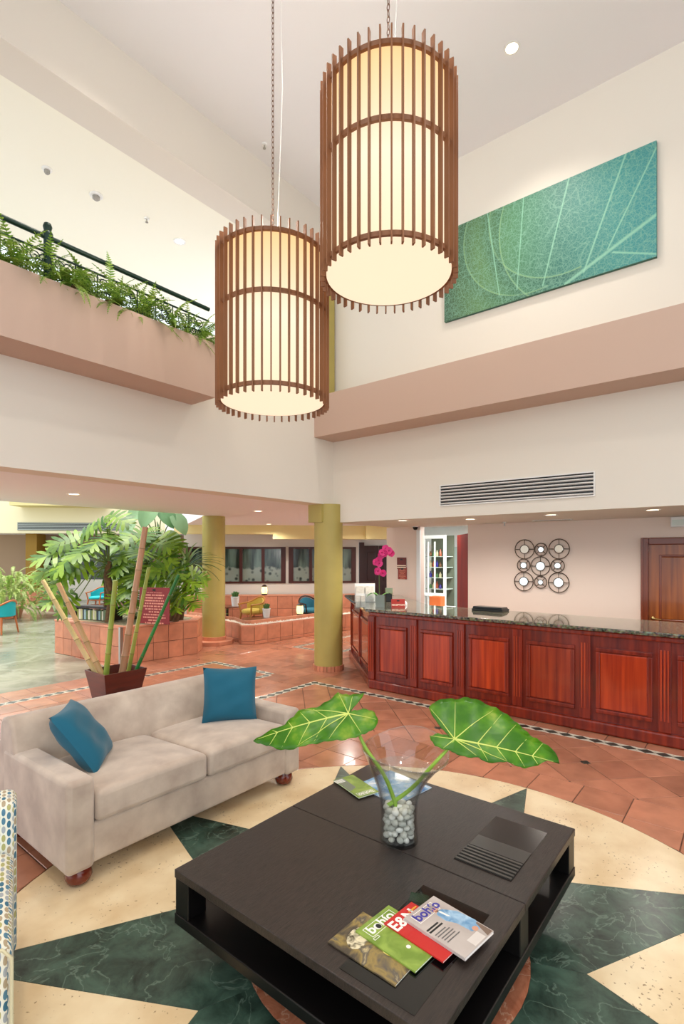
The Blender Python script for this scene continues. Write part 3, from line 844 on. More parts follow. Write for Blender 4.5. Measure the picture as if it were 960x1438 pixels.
# ================================================================== PLANTERS
def tiled_run(root, pts, z0, z1, rows, tw, closed=False, me_cache={}):
    """terracotta tiles set proud on a vertical wall that follows pts; outside is on the right of the walk"""
    m = len(pts) if closed else len(pts)-1
    rh = (z1-z0)/rows
    for i in range(m):
        a = Vector((*pts[i], 0)); b = Vector((*pts[(i+1) % len(pts)], 0)); e = b-a; L_ = e.length
        t = e.normalized(); nrm = Vector((t.y, -t.x, 0))
        k = max(1, round(L_/tw)); w = L_/k
        key = (round(w, 3), round(rh, 3))
        if key not in me_cache:
            g = .004; c = .003; x1, zz1 = w/2-g, rh/2-g
            mb = MB()
            p0 = [(-x1, -zz1), (x1, -zz1), (x1, zz1), (-x1, zz1)]; q = [(-x1+c, -zz1+c), (x1-c, -zz1+c), (x1-c, zz1-c), (-x1+c, zz1-c)]
            mb.add([(x, .004, z) for x, z in p0] + [(x, -.009, z) for x, z in p0] + [(x, -.012, z) for x, z in q],
                   [(i2, (i2+1)%4, 4+(i2+1)%4, 4+i2) for i2 in range(4)] + [(4+i2, 4+(i2+1)%4, 8+(i2+1)%4, 8+i2) for i2 in range(4)] + [(8, 9, 10, 11)])
            me_cache[key] = mb.mesh('tile', TERRA_W)
        for r in range(rows):
            for j in range(k):
                p = a + t*(w*(j+.5)) + Vector((0, 0, z0+rh*(r+.5)))
                M = Matrix(((t.x, -nrm.x, 0, p.x), (t.y, -nrm.y, 0, p.y), (0, 0, 1, p.z), (0, 0, 0, 1)))
                o = inst('tile', me_cache[key], root, root.matrix_basis.inverted() @ M)
                o.scale.x *= 1.0
SOIL = mat('planter soil and gravel', (150, 140, 112), .95, var=.35, vscale=30, bump=.6, bscale=40)
GRAVEL = mat('white gravel', (226, 218, 202), .8, rand=.12)
PLA = [(4.58, 8.55), (6.03, 8.40), (6.42, 8.78), (6.42, 10.6), (4.36, 10.6)]
ZP = .65
pl = thing('planter', 'terracotta tiled planter full of philodendrons beside the grey marble floor', 'planter', (5.4, 9.4, 0))
def shrink(poly, d):
    return inset(poly, d)
MB().prism(PLA, 0, ZP-.03).build('core', GROUT, pl, rel='world')
tiled_run(pl, [PLA[4], PLA[0], PLA[1], PLA[2], PLA[3]], .0, ZP-.03, 2, .30)
inner = shrink(PLA, .16)
cop = MB(); n = len(PLA)
oo = shrink(PLA, -.015)
cop.add([(x, y, ZP-.03) for x, y in oo] + [(x, y, ZP) for x, y in oo] + [(x, y, ZP) for x, y in inner] + [(x, y, ZP-.03) for x, y in inner],
        [(i, (i+1)%n, n+(i+1)%n, n+i) for i in range(n)] + [(n+i, n+(i+1)%n, 2*n+(i+1)%n, 2*n+i) for i in range(n)] + [(2*n+i, 2*n+(i+1)%n, 3*n+(i+1)%n, 3*n+i) for i in range(n)])
cop.build('coping', TERRA_W, pl, rel='world', bevel=.008)
MB().prism(inner, ZP-.04, ZP-.015).build('soil', SOIL, pl, rel='world')
cp = PLA[0]
MB().box(cp[0]-.028, cp[0]+.03, cp[1]-.03, cp[1]+.02, .0, ZP).build('corner_strip', STEEL, pl, rel='world', bevel=.004)

# sunken seating planter wall with white gravel
pr = thing('gravel_planter', 'low terracotta tiled wall planter topped with white gravel around the sunken seating', 'planter', (8.5, 8.5, 0))
OUT = [(7.50, 11.2), (7.50, 9.35), (7.40, 8.80), (7.22, 8.50), (7.40, 8.30), (11.6, 7.95)]
INN = [(7.85, 11.2), (7.85, 9.45), (7.62, 8.95), (7.60, 8.80), (7.66, 8.72), (11.6, 8.38)]
ZR = .40
def band(mb, A, B, z0, z1):
    for i in range(len(A)-1):
        a, b, c, d = A[i], A[i+1], B[i+1], B[i]
        mb.hexa([(*a, z0), (*b, z0), (*c, z0), (*d, z0)], [(*a, z1), (*b, z1), (*c, z1), (*d, z1)])
    return mb
def lerp2(A, B, t): return [(a[0]+(b[0]-a[0])*t, a[1]+(b[1]-a[1])*t) for a, b in zip(A, B)]
band(MB(), OUT, INN, 0, ZR-.05).build('core', GROUT, pr, rel='world')
tiled_run(pr, OUT, .07, ZR-.01, 1, .34)
tiled_run(pr, OUT, 0, .07, 1, .34)
band(MB(), OUT, lerp2(OUT, INN, .10), ZR-.05, ZR).build('outer_rim', TERRA_W, pr, rel='world')
band(MB(), lerp2(OUT, INN, .84), INN, ZR-.05, ZR+.05).build('inner_rim', TERRA_W, pr, rel='world')
gv = MB(); random.seed(3)
for k in range(2600):
    i = random.choices(range(5), weights=[1, .6, .3, .4, 3.4])[0]; t = random.random(); w = random.uniform(.12, .82)
    a = Vector(lerp2(OUT, INN, w)[i]); b = Vector(lerp2(OUT, INN, w)[i+1]); q = a.lerp(b, t)
    r = random.uniform(.014, .026); z = ZR-.03+random.uniform(-.01, .012)
    gv.add([(q.x-r, q.y, z), (q.x, q.y-r, z), (q.x+r, q.y, z), (q.x, q.y+r, z), (q.x, q.y, z+r*.9), (q.x, q.y, z-r)], [(0,1,4),(1,2,4),(2,3,4),(3,0,4),(1,0,5),(2,1,5),(3,2,5),(0,3,5)])
g_ = gv.build('gravel', GRAVEL, pr, rel='world'); g_['kind'] = 'stuff'
# tiled bench wall at the back of the seating
KBW = 21.0
bw = thing('bench_wall', 'terracotta tiled back wall of the sunken seating below the windows', 'wall', (KBW/2, KBW/2, 0), -PI/4)
ub0, ub1 = fu(262, KBW), fu(512, KBW); zbw = fz(400, 836, KBW)
MB().box(ub0, ub1, 0, .5, 0, zbw-.02).build('core', GROUT, bw)
MB().box(ub0, ub1, -.02, .5, zbw-.02, zbw).build('coping', TERRA_W, bw)
i2 = 1/math.sqrt(2)
def l2w(u, v, K): return (K/2+u*i2+v*i2, K/2-u*i2+v*i2)
tiled_run(bw, [l2w(ub0, 0, KBW), l2w(ub1, 0, KBW)], 0, zbw-.02, 2, .42)

# ================================================================== SMALL FURNITURE
def tub_chair(label, x, y, rz, fab, woodm, group=None, s=1.0):
    t = thing('tub_chair', label, 'chair', (x, y, 0), rz, group)
    for sx, sy in ((-1, -1), (1, -1), (-1, 1), (1, 1)):
        MB().tube([(sx*.20*s, sy*.20*s, .40), (sx*.25*s, sy*.25*s, 0)], [.026, .018], 8).build('leg', woodm, t, smooth=60)
    pts = [(-.27, -.24, .62)]
    pts += [(-.30*math.cos(a)*1.0, .02+.30*math.sin(a), .64+.16*math.sin(a)**2) for a in [PI*k/12 for k in range(13)]]
    pts += [(.27, -.24, .62)]
    MB().tube(pts, .021, 8).build('top_rail', woodm, t, smooth=60)
    for sx in (-1, 1):
        MB().tube([(sx*.26, -.22, .62), (sx*.22, -.20, .40)], .02, 8).build('arm_post', woodm, t, smooth=60)
    sh = MB(); N_ = 14; vs = []; fs = []
    for k in range(N_+1):
        a = PI*(.02+.96*k/N_); c, s_ = math.cos(a), math.sin(a)
        for r, z in ((.285, .43), (.285, .62+.15*s_*s_), (.255, .62+.15*s_*s_), (.255, .43)):
            vs.append((-r*c, .02+r*s_, z))
    for k in range(N_):
        for q in range(4): fs.append((k*4+q, k*4+(q+1)%4, (k+1)*4+(q+1)%4, (k+1)*4+q))
    fs += [(3, 2, 1, 0), (N_*4, N_*4+1, N_*4+2, N_*4+3)]
    sh.add(vs, fs); sh.build('back_shell', fab, t, smooth=50)
    MB().lathe([(.20, .40), (.265, .41), (.275, .45), (.25, .49), (.15, .505), (0.001, .51)], 24).build('seat', fab, t, smooth=60)
    MB().lathe([(.25, .365), (.26, .37), (.26, .41), (.25, .415)], 24).build('seat_frame', woodm, t, smooth=40)
    return t
TEALF = mat('turquoise upholstery', (30, 170, 176), .7); BLUEF = mat('blue upholstery', (50, 120, 140), .7)
MUST = mat('mustard upholstery', (196, 168, 70), .7); BEECH = mat('orange beech wood', (190, 104, 52), .4)
DKCH = mat('dark chair wood', (40, 26, 20), .4); OAKF = mat('honey wood', (176, 120, 50), .4)
q = onZ(5, 889)
tub_chair('turquoise tub chair with orange wood frame next to the big fern', q.x-.05, q.y, math.radians(28)+PI, TEALF, BEECH)
q = atD(137, 858, 17.5)
tub_chair('turquoise tub chair seen beyond the planter trunk', q.x, q.y, math.radians(-60), TEALF, BEECH)
q = atD(354, 890, 13.4)
tub_chair('mustard tub chair with honey wood frame at the round table', q.x, q.y, math.radians(-95), MUST, OAKF)
q = atD(436, 885, 13.6)
tub_chair('blue tub chair with dark frame in the sunken seating', q.x, q.y, math.radians(-20), BLUEF, DKCH)
def round_table(label, x, y, h, r):
    t = thing('round_table', label, 'table', (x, y, 0))
    MB().lathe([(r-.02, h-.03), (r, h-.015), (r, h-.005), (r-.01, h)], 32).build('table_top', mat('table top wood', (120, 70, 44), .3, coat=.3), t, smooth=40)
    MB().lathe([(.035, .02), (.035, h-.03)], 16).build('stem', DKCH, t, smooth=60)
    MB().lathe([(.22, 0), (.22, .015), (.05, .035)], 24).build('foot', DKCH, t, smooth=40)
    return t
SUCC = mat('succulent green', (70, 110, 50), .6, rand=.2)
def pot_plant(label, p, s=1.0):
    t = thing('potted_succulent', label, 'plant', p)
    MB().lathe([(.045*s, 0), (.06*s, .13*s), (.065*s, .13*s), (.055*s, .135*s), (.05*s, .11*s)], 16).build('pot', WHITEP, t, smooth=50)
    f = MB(); 
    for k in range(14):
        a = k*2.4; r = .03*s*math.sqrt(k/14)*1.5
        f.tube([(r*math.cos(a)*.5, r*math.sin(a)*.5, .11*s), (r*math.cos(a), r*math.sin(a), .16*s+.02*s*((k*7) % 3)), (r*1.5*math.cos(a), r*1.5*math.sin(a), .19*s)], [.012*s, .014*s, .002], 5)
    f.build('leaves', SUCC, t, smooth=60)
LANT = mat('lit candle glass', (250, 240, 200), .3, emit=(255, 226, 150), es=1.3)
def lantern(label, p, s=1.0):
    t = thing('lantern', label, 'lantern', p)
    MB().lathe([(.05*s, 0), (.055*s, .02*s), (.05*s, .03*s)], 16).build('base', DKCH, t, smooth=50)
    MB().lathe([(.05*s, .03*s), (.06*s, .09*s), (.05*s, .16*s)], 16).build('glass', LANT, t, smooth=50)
    MB().lathe([(.05*s, .16*s), (.055*s, .17*s), (.02*s, .2*s)], 16).build('cap', DKCH, t, smooth=50)
    for k in range(3):
        a = 2*PI*k/3; MB().tube([(.057*s*math.cos(a), .057*s*math.sin(a), .03*s), (.066*s*math.cos(a), .066*s*math.sin(a), .09*s), (.057*s*math.cos(a), .057*s*math.sin(a), .16*s)], .004*s, 5).build('strut', STEEL, t)
q = atD(371, 868, 12.9)
round_table('round low table in the sunken seating with a potted succulent', q.x, q.y, q.z, .55)
q2 = onZ(374, 867, q.z); pot_plant('succulent in white pot on the round low table', (q2.x, q2.y, q.z), 1.7)
q = atD(319, 851, 13.9)
round_table('small wooden table half hidden behind the octagonal step column', q.x, q.y, q.z, .38)
q2 = onZ(330, 851, q.z); pot_plant('succulent in white pot on the small wooden table', (q2.x, q2.y, q.z), 1.9)
q = onK(371, 838, KBW+.2); lantern('glowing candle lantern on the coping under the windows', (q.x, q.y, zbw), 1.5)
q = onZ(421, 864, ZR-.005); lantern('glowing candle lantern on the gravel planter', (q.x, q.y, ZR-.005), 1.5)

# far left planter box and its fern come with the plants
# ================================================================== SIGN BOARD AND LOW RACK IN THE PLANTER
def sign_mat(name, base, ink, rows, cols, lo=.0, thr=.45):
    m, N, L, b = nodes_of(name)
    tc = N.new('ShaderNodeTexCoord'); sp_ = N.new('ShaderNodeSeparateXYZ'); L.new(tc.outputs['Generated'], sp_.inputs[0])
    def math_(op, a, bb=None, v=None):
        n_ = N.new('ShaderNodeMath'); n_.operation = op
        L.new(a, n_.inputs[0])
        if bb is not None: L.new(bb, n_.inputs[1])
        elif v is not None: n_.inputs[1].default_value = v
        return n_.outputs[0]
    zr = math_('MULTIPLY', sp_.outputs['Z'], v=rows); fr = math_('FRACT', zr); row = math_('LESS_THAN', fr, v=.5)
    fl_ = math_('FLOOR', zr)
    cxyz = N.new('ShaderNodeCombineXYZ'); L.new(fl_, cxyz.inputs[1]); xs_ = math_('MULTIPLY', sp_.outputs['X'], v=cols); L.new(xs_, cxyz.inputs[0])
    wn_ = N.new('ShaderNodeTexNoise'); wn_.inputs['Scale'].default_value = 1.0; L.new(cxyz.outputs[0], wn_.inputs['Vector'])
    ink_ = math_('GREATER_THAN', wn_.outputs['Fac'], v=thr)
    cz = math_('SUBTRACT', sp_.outputs['X'], v=.5); ca_ = math_('ABSOLUTE', cz)
    wv = N.new('ShaderNodeTexWhiteNoise'); wv.noise_dimensions = '1D'; L.new(fl_, wv.inputs['W'])
    wl = math_('MULTIPLY_ADD', wv.outputs['Value'], v=.22)
    wl.node.inputs[2].default_value = .18
    ins_ = math_('LESS_THAN', ca_, bb=wl)
    m1 = math_('MULTIPLY', row, bb=ink_); m2 = math_('MULTIPLY', m1, bb=ins_)
    top = math_('LESS_THAN', sp_.outputs['Z'], v=.86); m3 = math_('MULTIPLY', m2, bb=top)
    mx = N.new('ShaderNodeMix'); mx.data_type = 'RGBA'; L.new(m3, mx.inputs[0]); mx.inputs[6].default_value = lin(base); mx.inputs[7].default_value = lin(ink)
    L.new(mx.outputs[2], b.inputs['Base Color']); b.inputs['Roughness'].default_value = .4
    return m
SIGNM = sign_mat('red notice board print', (128, 14, 18), (214, 140, 120), 13, 26)
s0 = Vector((4.98, 8.95, 0)); 
a_ = atD(196, 822, 9.25); b_ = atD(238, 820, 9.05)
ang = math.atan2(b_.y-a_.y, b_.x-a_.x)
ctr_ = (a_+b_)/2; wS = (Vector((a_.x, a_.y))-Vector((b_.x, b_.y))).length
sg = thing('notice_board', 'dark red notice board with small printed lines standing in the planter', 'sign', (ctr_.x, ctr_.y, ZP-.02), ang)
hS = ctr_.z-.70
MB().box(-wS/2, wS/2, -.008, .008, .05, hS+.02).build('board', SIGNM, sg, bevel=.003)
MB().box(-.012, .012, .008, .02, 0, hS*.7).build('post', BLACKM, sg)
MB().box(-.03, .03, -.012, -.008, hS-.045, hS-.005).build('emblem', mat('sign emblem', (40, 8, 8), .5), sg)
# low book rack on the planter rim
rk = thing('book_rack', 'low black framed rack holding a row of pale books on the planter', 'rack', (*onZ(132, 872, ZP).xy, ZP))
e1 = onZ(105, 869, ZP); e2 = onZ(152, 872, ZP)
dr = (e2-e1).normalized(); Lr = (e2-e1).length; rk.matrix_basis = Matrix.Translation((e1.x, e1.y, ZP)) @ Matrix.Rotation(math.atan2(dr.y, dr.x), 4, 'Z')
MB().box(0, Lr+.1, 0, .25, .22, .26).build('top_board', DKCH, rk); MB().box(0, .03, 0, .25, 0, .22).build('side_panel', DKCH, rk); MB().box(Lr+.07, Lr+.1, 0, .25, 0, .22).build('side_panel', DKCH, rk)
random.seed(5); x = .035; k = 0
bcols = [(150, 160, 90), (226, 220, 200), (200, 200, 150), (60, 70, 80), (150, 180, 186), (90, 110, 60), (232, 226, 206), (110, 130, 100)]
while x < Lr+.02:
    w = random.uniform(.035, .055)
    o = MB().box(0, w-.004, 0, .16, 0, random.uniform(.17, .2)).build('book', mat('book cloth %d' % (k % 8), bcols[k % 8], .6), bevel=.002)
    o.matrix_basis = rk.matrix_basis @ Matrix.Translation((x, .02, 0)); tag(o, 'pale book in the low black rack on the planter', 'book', 'books in the low rack'); x += w; k += 1

# ================================================================== COUNTER ITEMS
def on_counter(px, py): return onZ(px, py, CT)
q = on_counter(512, 845)
def holder(label, p, w, h, rz):
    t = thing('brochure_holder', label, 'brochure holder', p, rz)
    MB().box(-w/2, w/2, -.002, .002, 0, h).build('back_sheet', mat('white card', (240, 238, 232), .5), t)
    MB().box(-w/2, w/2, -.07, -.065, 0, h*.45).build('front_pocket', mat('clear acrylic', (240, 245, 245), .05, trans=.9), t)
    MB().box(-w/2, w/2, -.07, .002, 0, .006).build('base', mat('clear acrylic', (240, 245, 245), .05, trans=.9), t)
    for i in (-1, 1): MB().box(i*w*.24-w*.2, i*w*.24+w*.2, -.05, -.01, .006, h*.85).build('leaflet', mat('leaflet', (226, 220, 205), .5, var=.1, vscale=30), t)
rzc = -math.atan2(SA, CA)*0 + (YAW-PI/2)
holder('larger white brochure holder behind the orchid vase', (q.x, q.y, CT), .33, .30, rzc)
q = on_counter(503, 853); holder('smaller white brochure stand at the counter corner', (q.x+.05, q.y, CT), .14, .2, rzc)
# orchid
q = on_counter(533, 852)
oc = thing('orchid', 'pink orchid in a square glass vase on the counter corner', 'plant', (q.x, q.y, CT), rzc)
GLASS = mat('clear glass', (240, 250, 248), .02, trans=1.0, ior=1.45)
g = MB().box(-.065, .065, -.065, .065, 0, .17).box(-.058, .058, -.058, .058, .012, .172); g.build('vase', mat('vase pale glass', (196, 206, 196), .08, trans=.6), oc)
MB().box(-.055, .055, -.055, .055, .012, .09).build('bark', mat('orchid bark', (110, 84, 60), .9, var=.3, vscale=40), oc)
ORL = mat('orchid leaf', (70, 130, 40), .4); PINK = mat('orchid petal', (214, 46, 120), .5, var=.2, vscale=20); STEMG = mat('orchid stem', (90, 110, 50), .5)
for a in (.3, 2.4, 3.6):
    lf = MB(); vs = []; fs = []
    for i in range(6):
        t = i/5; r = .02+.2*t; z = .15+.07*math.sin(PI*t*.8)-.04*t; w = .035*math.sin(PI*(t*.85+.12))
        vs += [(r, -w, z+.006), (r, 0, z), (r, w, z+.006)]
    for i in range(5):
        for j in range(2): fs.append((i*3+j, (i+1)*3+j, (i+1)*3+j+1, i*3+j+1))
    lf.add(vs, fs).xf(Matrix.Rotation(a, 4, 'Z')); lf.build('leaf', ORL, oc, smooth=60)
stem = [(0, 0, .1), (-.005, 0, .3), (-.01, .0, .5), (-.03, 0, .62), (-.05, 0, .70), (.0, 0, .80), (.05, 0, .84), (.11, 0, .83), (.16, 0, .79)]
MB().tube(stem, .005, 6).build('stem', STEMG, oc, smooth=60)
pet = MB(); vs = [(0, 0, 0)]; 
for i in range(9):
    a = -1.1+2.2*i/8; vs.append((.048*math.cos(a*.9)*(1 if i not in (0, 8) else .6), .036*math.sin(a), .008*math.cos(a)))
pet.add(vs, [(0, i, i+1) for i in range(1, 9)]); pet_me = pet.mesh('petal', PINK, 60, False)
for i, (x, z) in enumerate([(-.04, .52), (.045, .50), (-.03, .53), (-.055, .66), (-.01, .64), (.03, .80), (.085, .86), (.02, .76), (.13, .83), (.17, .79), (.07, .79), (-.02, .69)]):
    fm = MB().ball((0, 0, .008), .012, seg=8, rings=6).build('flower', mat('orchid throat', (170, 20, 80), .5), oc, smooth=60)
    fm.matrix_basis = Matrix.Translation((x, -.02-.01*(i % 3), z)) @ Matrix.Rotation(PI/2+random.uniform(-.3, .3), 4, 'X') @ Matrix.Rotation(random.uniform(-.5, .5), 4, 'Y')
    for k in range(5): inst('petal', pet_me, fm, Matrix.Rotation(2*PI*k/5, 4, 'Z') @ Matrix.Scale(1.15, 4))
# red reception sign
def text_mesh(body, size, m, font_bold=False, extrude=.0008):
    cu = bpy.data.curves.new('txt', 'FONT'); cu.body = body; cu.size = size; cu.extrude = extrude; cu.align_x = 'CENTER'; cu.align_y = 'CENTER'
    if font_bold: cu.offset = size*.025
    ob = bpy.data.objects.new('txt', cu); COL.objects.link(ob)
    dg = bpy.context.evaluated_depsgraph_get(); dg.update()
    me = bpy.data.meshes.new_from_object(ob.evaluated_get(dg)); bpy.data.objects.remove(ob); bpy.data.curves.remove(cu)
    me.materials.clear(); me.materials.append(m); return me
q = on_counter(559, 853)
REDP = mat('red acrylic sign', (176, 44, 34), .3); CREAMINK = mat('cream lettering', (250, 226, 200), .5)
rs = thing('desk_sign', 'small red reception sign tilted back on the counter', 'sign', (q.x, q.y, CT), rzc)
MB().hexa([(-.10, -.02, 0), (.10, -.02, 0), (.10, .03, 0), (-.10, .03, 0)], [(-.10, .03, .12), (.10, .03, .12), (.10, .038, .12), (-.10, .038, .12)]).build('panel', REDP, rs, bevel=.003)
tl = inst('lettering', text_mesh('RECEPTION', .036, CREAMINK, True), rs, Matrix.Translation((0, -.006, .036)) @ Matrix.Rotation(PI/2-.395, 4, 'X'))
MB().box(-.02, .02, .016, .026, .078, .104).build('emblem', BLACKM, rs)
q2 = on_counter(567, 850)
cup = thing('counter_bell', 'small pale service bell beside the red desk sign', 'bell', (q2.x+.04, q2.y+.02, CT))
MB().lathe([(.045, 0), (.045, .01), (.042, .03), (.03, .05), (.008, .06)], 20).build('dome', WHITEP, cup, smooth=60); MB().lathe([(.006, .058), (.009, .07), (.004, .075)], 10).build('button', STEEL, cup, smooth=60)
# small green card stand and dark monitor back behind the orchid
q = on_counter(546, 846)
cs = thing('card_reader', 'dark upright card terminal with green screen behind the orchid', 'terminal', (q.x+.15, q.y+.1, CT), rzc)
MB().box(-.05, .05, -.03, .05, 0, .13).build('body', BLACKM, cs, bevel=.006); MB().hexa([(-.06, -.05, .13), (.06, -.05, .13), (.06, .04, .13), (-.06, .04, .13)], [(-.06, -.01, .22), (.06, -.01, .22), (.06, .05, .22), (-.06, .05, .22)]).build('screen', mat('green grey screen', (84, 96, 70), .3), cs, bevel=.004)
# black tray / printer
q = on_counter(686, 858)
kb = thing('document_tray', 'flat black document tray lying on the granite counter', 'tray', (q.x+.05, q.y, CT), PI/2)
MB().box(-.22, .22, -.12, .12, 0, .03).build('base', BLACKM, kb, bevel=.006); MB().hexa([(-.21, -.11, .03), (.21, -.11, .03), (.21, .11, .03), (-.21, .11, .03)], [(-.20, -.09, .055), (.20, -.09, .055), (.20, .11, .06), (-.20, .11, .06)]).build('lid', mat('black gloss', (14, 14, 14), .15), kb, bevel=.004)
MB().box(-.19, -.12, -.127, -.12, .008, .02).build('badge', STEEL, kb)
# plaques
PLM = sign_mat('plaque print', (150, 52, 34), (216, 130, 100), 9, 12)
pq = thing('wall_plaque_upper', 'dark red wall plaque with two cream strips', 'plaque', onX(564, 791, 8.49), PI/2); pq.name = 'plaque'
pq.matrix_basis = Matrix.Translation(onX(564, 791, 8.498)) @ Matrix.Rotation(-PI/2, 4, 'Z')
MB().box(-.105, .105, -.012, 0, -.11, .11).build('plate', mat('dark red plate', (112, 36, 26), .4), pq, bevel=.008)
for z in (-.08, -.045): MB().box(-.10, .10, -.016, -.012, z-.011, z+.011).build('strip', CREAMINK, pq)
MB().box(-.025, .025, -.015, -.012, .06, .085).build('emblem', BLACKM, pq)
pq2 = thing('plaque', 'red wall plaque covered with small print', 'plaque', (0, 0, 0)); pq2.matrix_basis = Matrix.Translation(onX(565, 805, 8.498)) @ Matrix.Rotation(-PI/2, 4, 'Z')
MB().box(-.10, .10, -.012, 0, -.115, .115).build('plate', PLM, pq2, bevel=.006)
MB().box(-.025, .025, -.015, -.012, .07, .1).build('emblem', BLACKM, pq2)
# security camera dome
q = onX(583, 742, 8.42)
sc_ = thing('security_camera', 'black dome security camera under the reception soffit', 'camera', (q.x, q.y, 2.43))
MB().lathe([(.055, -.012), (.055, 0)], 20).build('mount', WHITEP, sc_); MB().lathe([(.001, -.07), (.03, -.062), (.045, -.04), (.05, -.012)], 20, cap=False).build('dome', mat('black gloss', (14, 14, 14), .15), sc_, smooth=60)
# ================================================================== MIRROR ART
IRON = mat('bronze iron', (92, 76, 60), .4, metal=.7)
MIRR = mat('mirror glass', (235, 235, 230), .03, metal=1.0)
ma = thing('mirror_wall_art', 'wall art of nine round mirrors inside bronze wire rings', 'wall art', onX(760, 795, 8.498))
ma.matrix_basis = Matrix.Translation(onX(760, 795, 8.498)) @ Matrix.Rotation(-PI/2, 4, 'Z')
for cx, cy, r, mr_ in [(137,190,50,23),(222,191,33,15),(315,188,54,24),(132,273,33,16),(219,277,50,24),(308,275,35,17),(133,356,49,23),(220,360,32,13),(313,362,54,26)]:
    p = onX(700+cx*.2708, 720+cy*.2708, 8.498); e = onX(700+(cx+r)*.2708, 720+cy*.2708, 8.498)
    l = ma.matrix_basis.inverted() @ p; R = (e-p).length
    t_ = [(l.x+R*math.cos(2*PI*k/40), -.03, l.z+R*math.sin(2*PI*k/40)) for k in range(40)]
    rg = MB().tube(t_, .0075, 6, closed=True); rg.build('ring', IRON, ma, smooth=60)
    R2 = R*mr_/r
    sp2 = MB()
    for k in range(4):
        a = PI/2*k + (PI/4 if R < .13 else 0); sp2.tube([(l.x+R2*math.cos(a), -.03, l.z+R2*math.sin(a)), (l.x+R*math.cos(a), -.03, l.z+R*math.sin(a))], .006, 6)
    sp2.build('spoke', IRON, ma)
    mm = MB().lathe([(R2*.98, 0), (R2*.98, .01), (R2*.9, .014)], 32); mm.xf(Matrix.Translation((l.x, -.022, l.z)) @ Matrix.Rotation(PI/2, 4, 'X') @ Matrix.Rotation(random.uniform(-.05, .05), 4, 'X') @ Matrix.Rotation(random.uniform(-.06, .06), 4, 'Y')); mm.build('mirror', MIRR, ma, smooth=30)
    t_ = [(l.x+R2*math.cos(2*PI*k/32), -.034, l.z+R2*math.sin(2*PI*k/32)) for k in range(32)]
    MB().tube(t_, .006, 6, closed=True).build('rim', IRON, ma, smooth=60)
for x, z in ((.0, .18), (0, -.18), (-.25, .05), (.25, .05)): MB().tube([(x, -.03, z), (x, 0, z)], .006, 6).build('wall_pin', IRON, ma)
# ================================================================== PANEL DOOR
DW = mat('varnished door wood', (168, 92, 36), .3, col2=(112, 52, 20), var=.3, vscale=1.5, vstretch=(10, 10, .5), coat=.3); DWF = mat('door frame wood', (120, 54, 26), .3, coat=.3)
dtop = 2.14; dy1 = 1.295; dy0 = .10
dr1 = struct(thing('door_1', 'varnished panel door with dark frame behind the counter', 'door', (8.49, .7, 0))); del dr1['category']
f = MB().box(8.44, 8.5, dy1-.10, dy1, 0, dtop).box(8.44, 8.5, dy0, dy0+.10, 0, dtop).box(8.44, 8.5, dy0+.10, dy1-.10, dtop-.10, dtop); f.build('door_frame', DWF, dr1, rel='world', bevel=.012)
f = MB().box(8.425, 8.45, dy1-.035, dy1-.005, 0, dtop).box(8.425, 8.45, dy1-.09, dy1-.065, 0, dtop-.06); f.build('frame_molding', DWF, dr1, rel='world', bevel=.006)
lf = MB().box(8.47, 8.5, dy0+.10, dy1-.10, 0, dtop-.10).build('door_leaf', DW, dr1, rel='world')
for z0, z1 in ((.15, .85), (1.0, dtop-.27)):
    MB().box(8.455, 8.475, dy0+.24, dy1-.24, z0, z1).build('door_panel', DW, lf, bevel=.014).matrix_parent_inverse = dr1.matrix_basis.inverted()
    m_ = MB().box(8.45, 8.478, dy1-.26, dy1-.225, z0-.03, z1+.03).box(8.45, 8.478, dy0+.225, dy0+.26, z0-.03, z1+.03).box(8.45, 8.478, dy0+.26, dy1-.26, z0-.03, z0).box(8.45, 8.478, dy0+.26, dy1-.26, z1, z1+.03)
    m_.build('panel_molding', DWF, lf, bevel=.008).matrix_parent_inverse = dr1.matrix_basis.inverted()
hd = MB().tube([(8.47, dy1-.15, 1.0), (8.42, dy1-.15, 1.0), (8.42, dy1-.26, .995)], .011, 8); hd.ball((8.465, dy1-.15, 1.0), .012, .028, .028)
hd.build('handle', mat('brass', (200, 170, 110), .25, metal=1), lf, smooth=60).matrix_parent_inverse = dr1.matrix_basis.inverted()
# emergency light box
q = onX(955, 733, 8.498)
el = thing('emergency_light', 'white emergency light box above the panel door', 'light box', (8.498, q.y, q.z)); 
MB().box(-.07, 0, -.16, .11, -.07, .07).build('housing', WHITEP, el, bevel=.01); MB().box(-.078, -.07, -.14, .09, -.05, .03).build('lens', mat('pale lens', (214, 224, 214), .3), el)
# ================================================================== OFFICE DOORWAY: red open door and glass cabinet
od = struct(thing('door_3', 'open cherry red door leaf in the office doorway', 'door', (8.66, 3.98, 0), 0)); del od['category']
a = Vector((8.60, 3.985)); b = Vector((9.30, 4.545)); n_ = Vector((-(b-a).y, (b-a).x)).normalized()*.02
RDW = mat('red door wood', (140, 30, 14), .6, col2=(96, 12, 8), var=.3, vscale=1.5, vstretch=(9, 9, .5), spec=.15)
MB().hexa([(*(a-n_), 0), (*(b-n_), 0), (*(b+n_), 0), (*(a+n_), 0)], [(*(a-n_), 2.28), (*(b-n_), 2.28), (*(b+n_), 2.28), (*(a+n_), 2.28)]).build('door_leaf', RDW, od, rel='world')
q0 = onX(593, 779, 10.6); q1 = onX(625, 779, 10.6)
dc = thing('display_cabinet', 'white framed glass display cabinet in the bright office', 'cabinet', (10.6, (q0.y+q1.y)/2, 0), -PI/2)
wc = abs(q0.y-q1.y); ht = 2.35
for x in (-wc/2, wc/2-.05): MB().box(x, x+.05, 0, .05, 0, ht).build('frame_post', P_ROOM, dc)
for x in (-wc/2+.13, -wc/2+.30): MB().box(x, x+.025, 0, .03, .1, ht-.15).build('mullion', P_ROOM, dc)
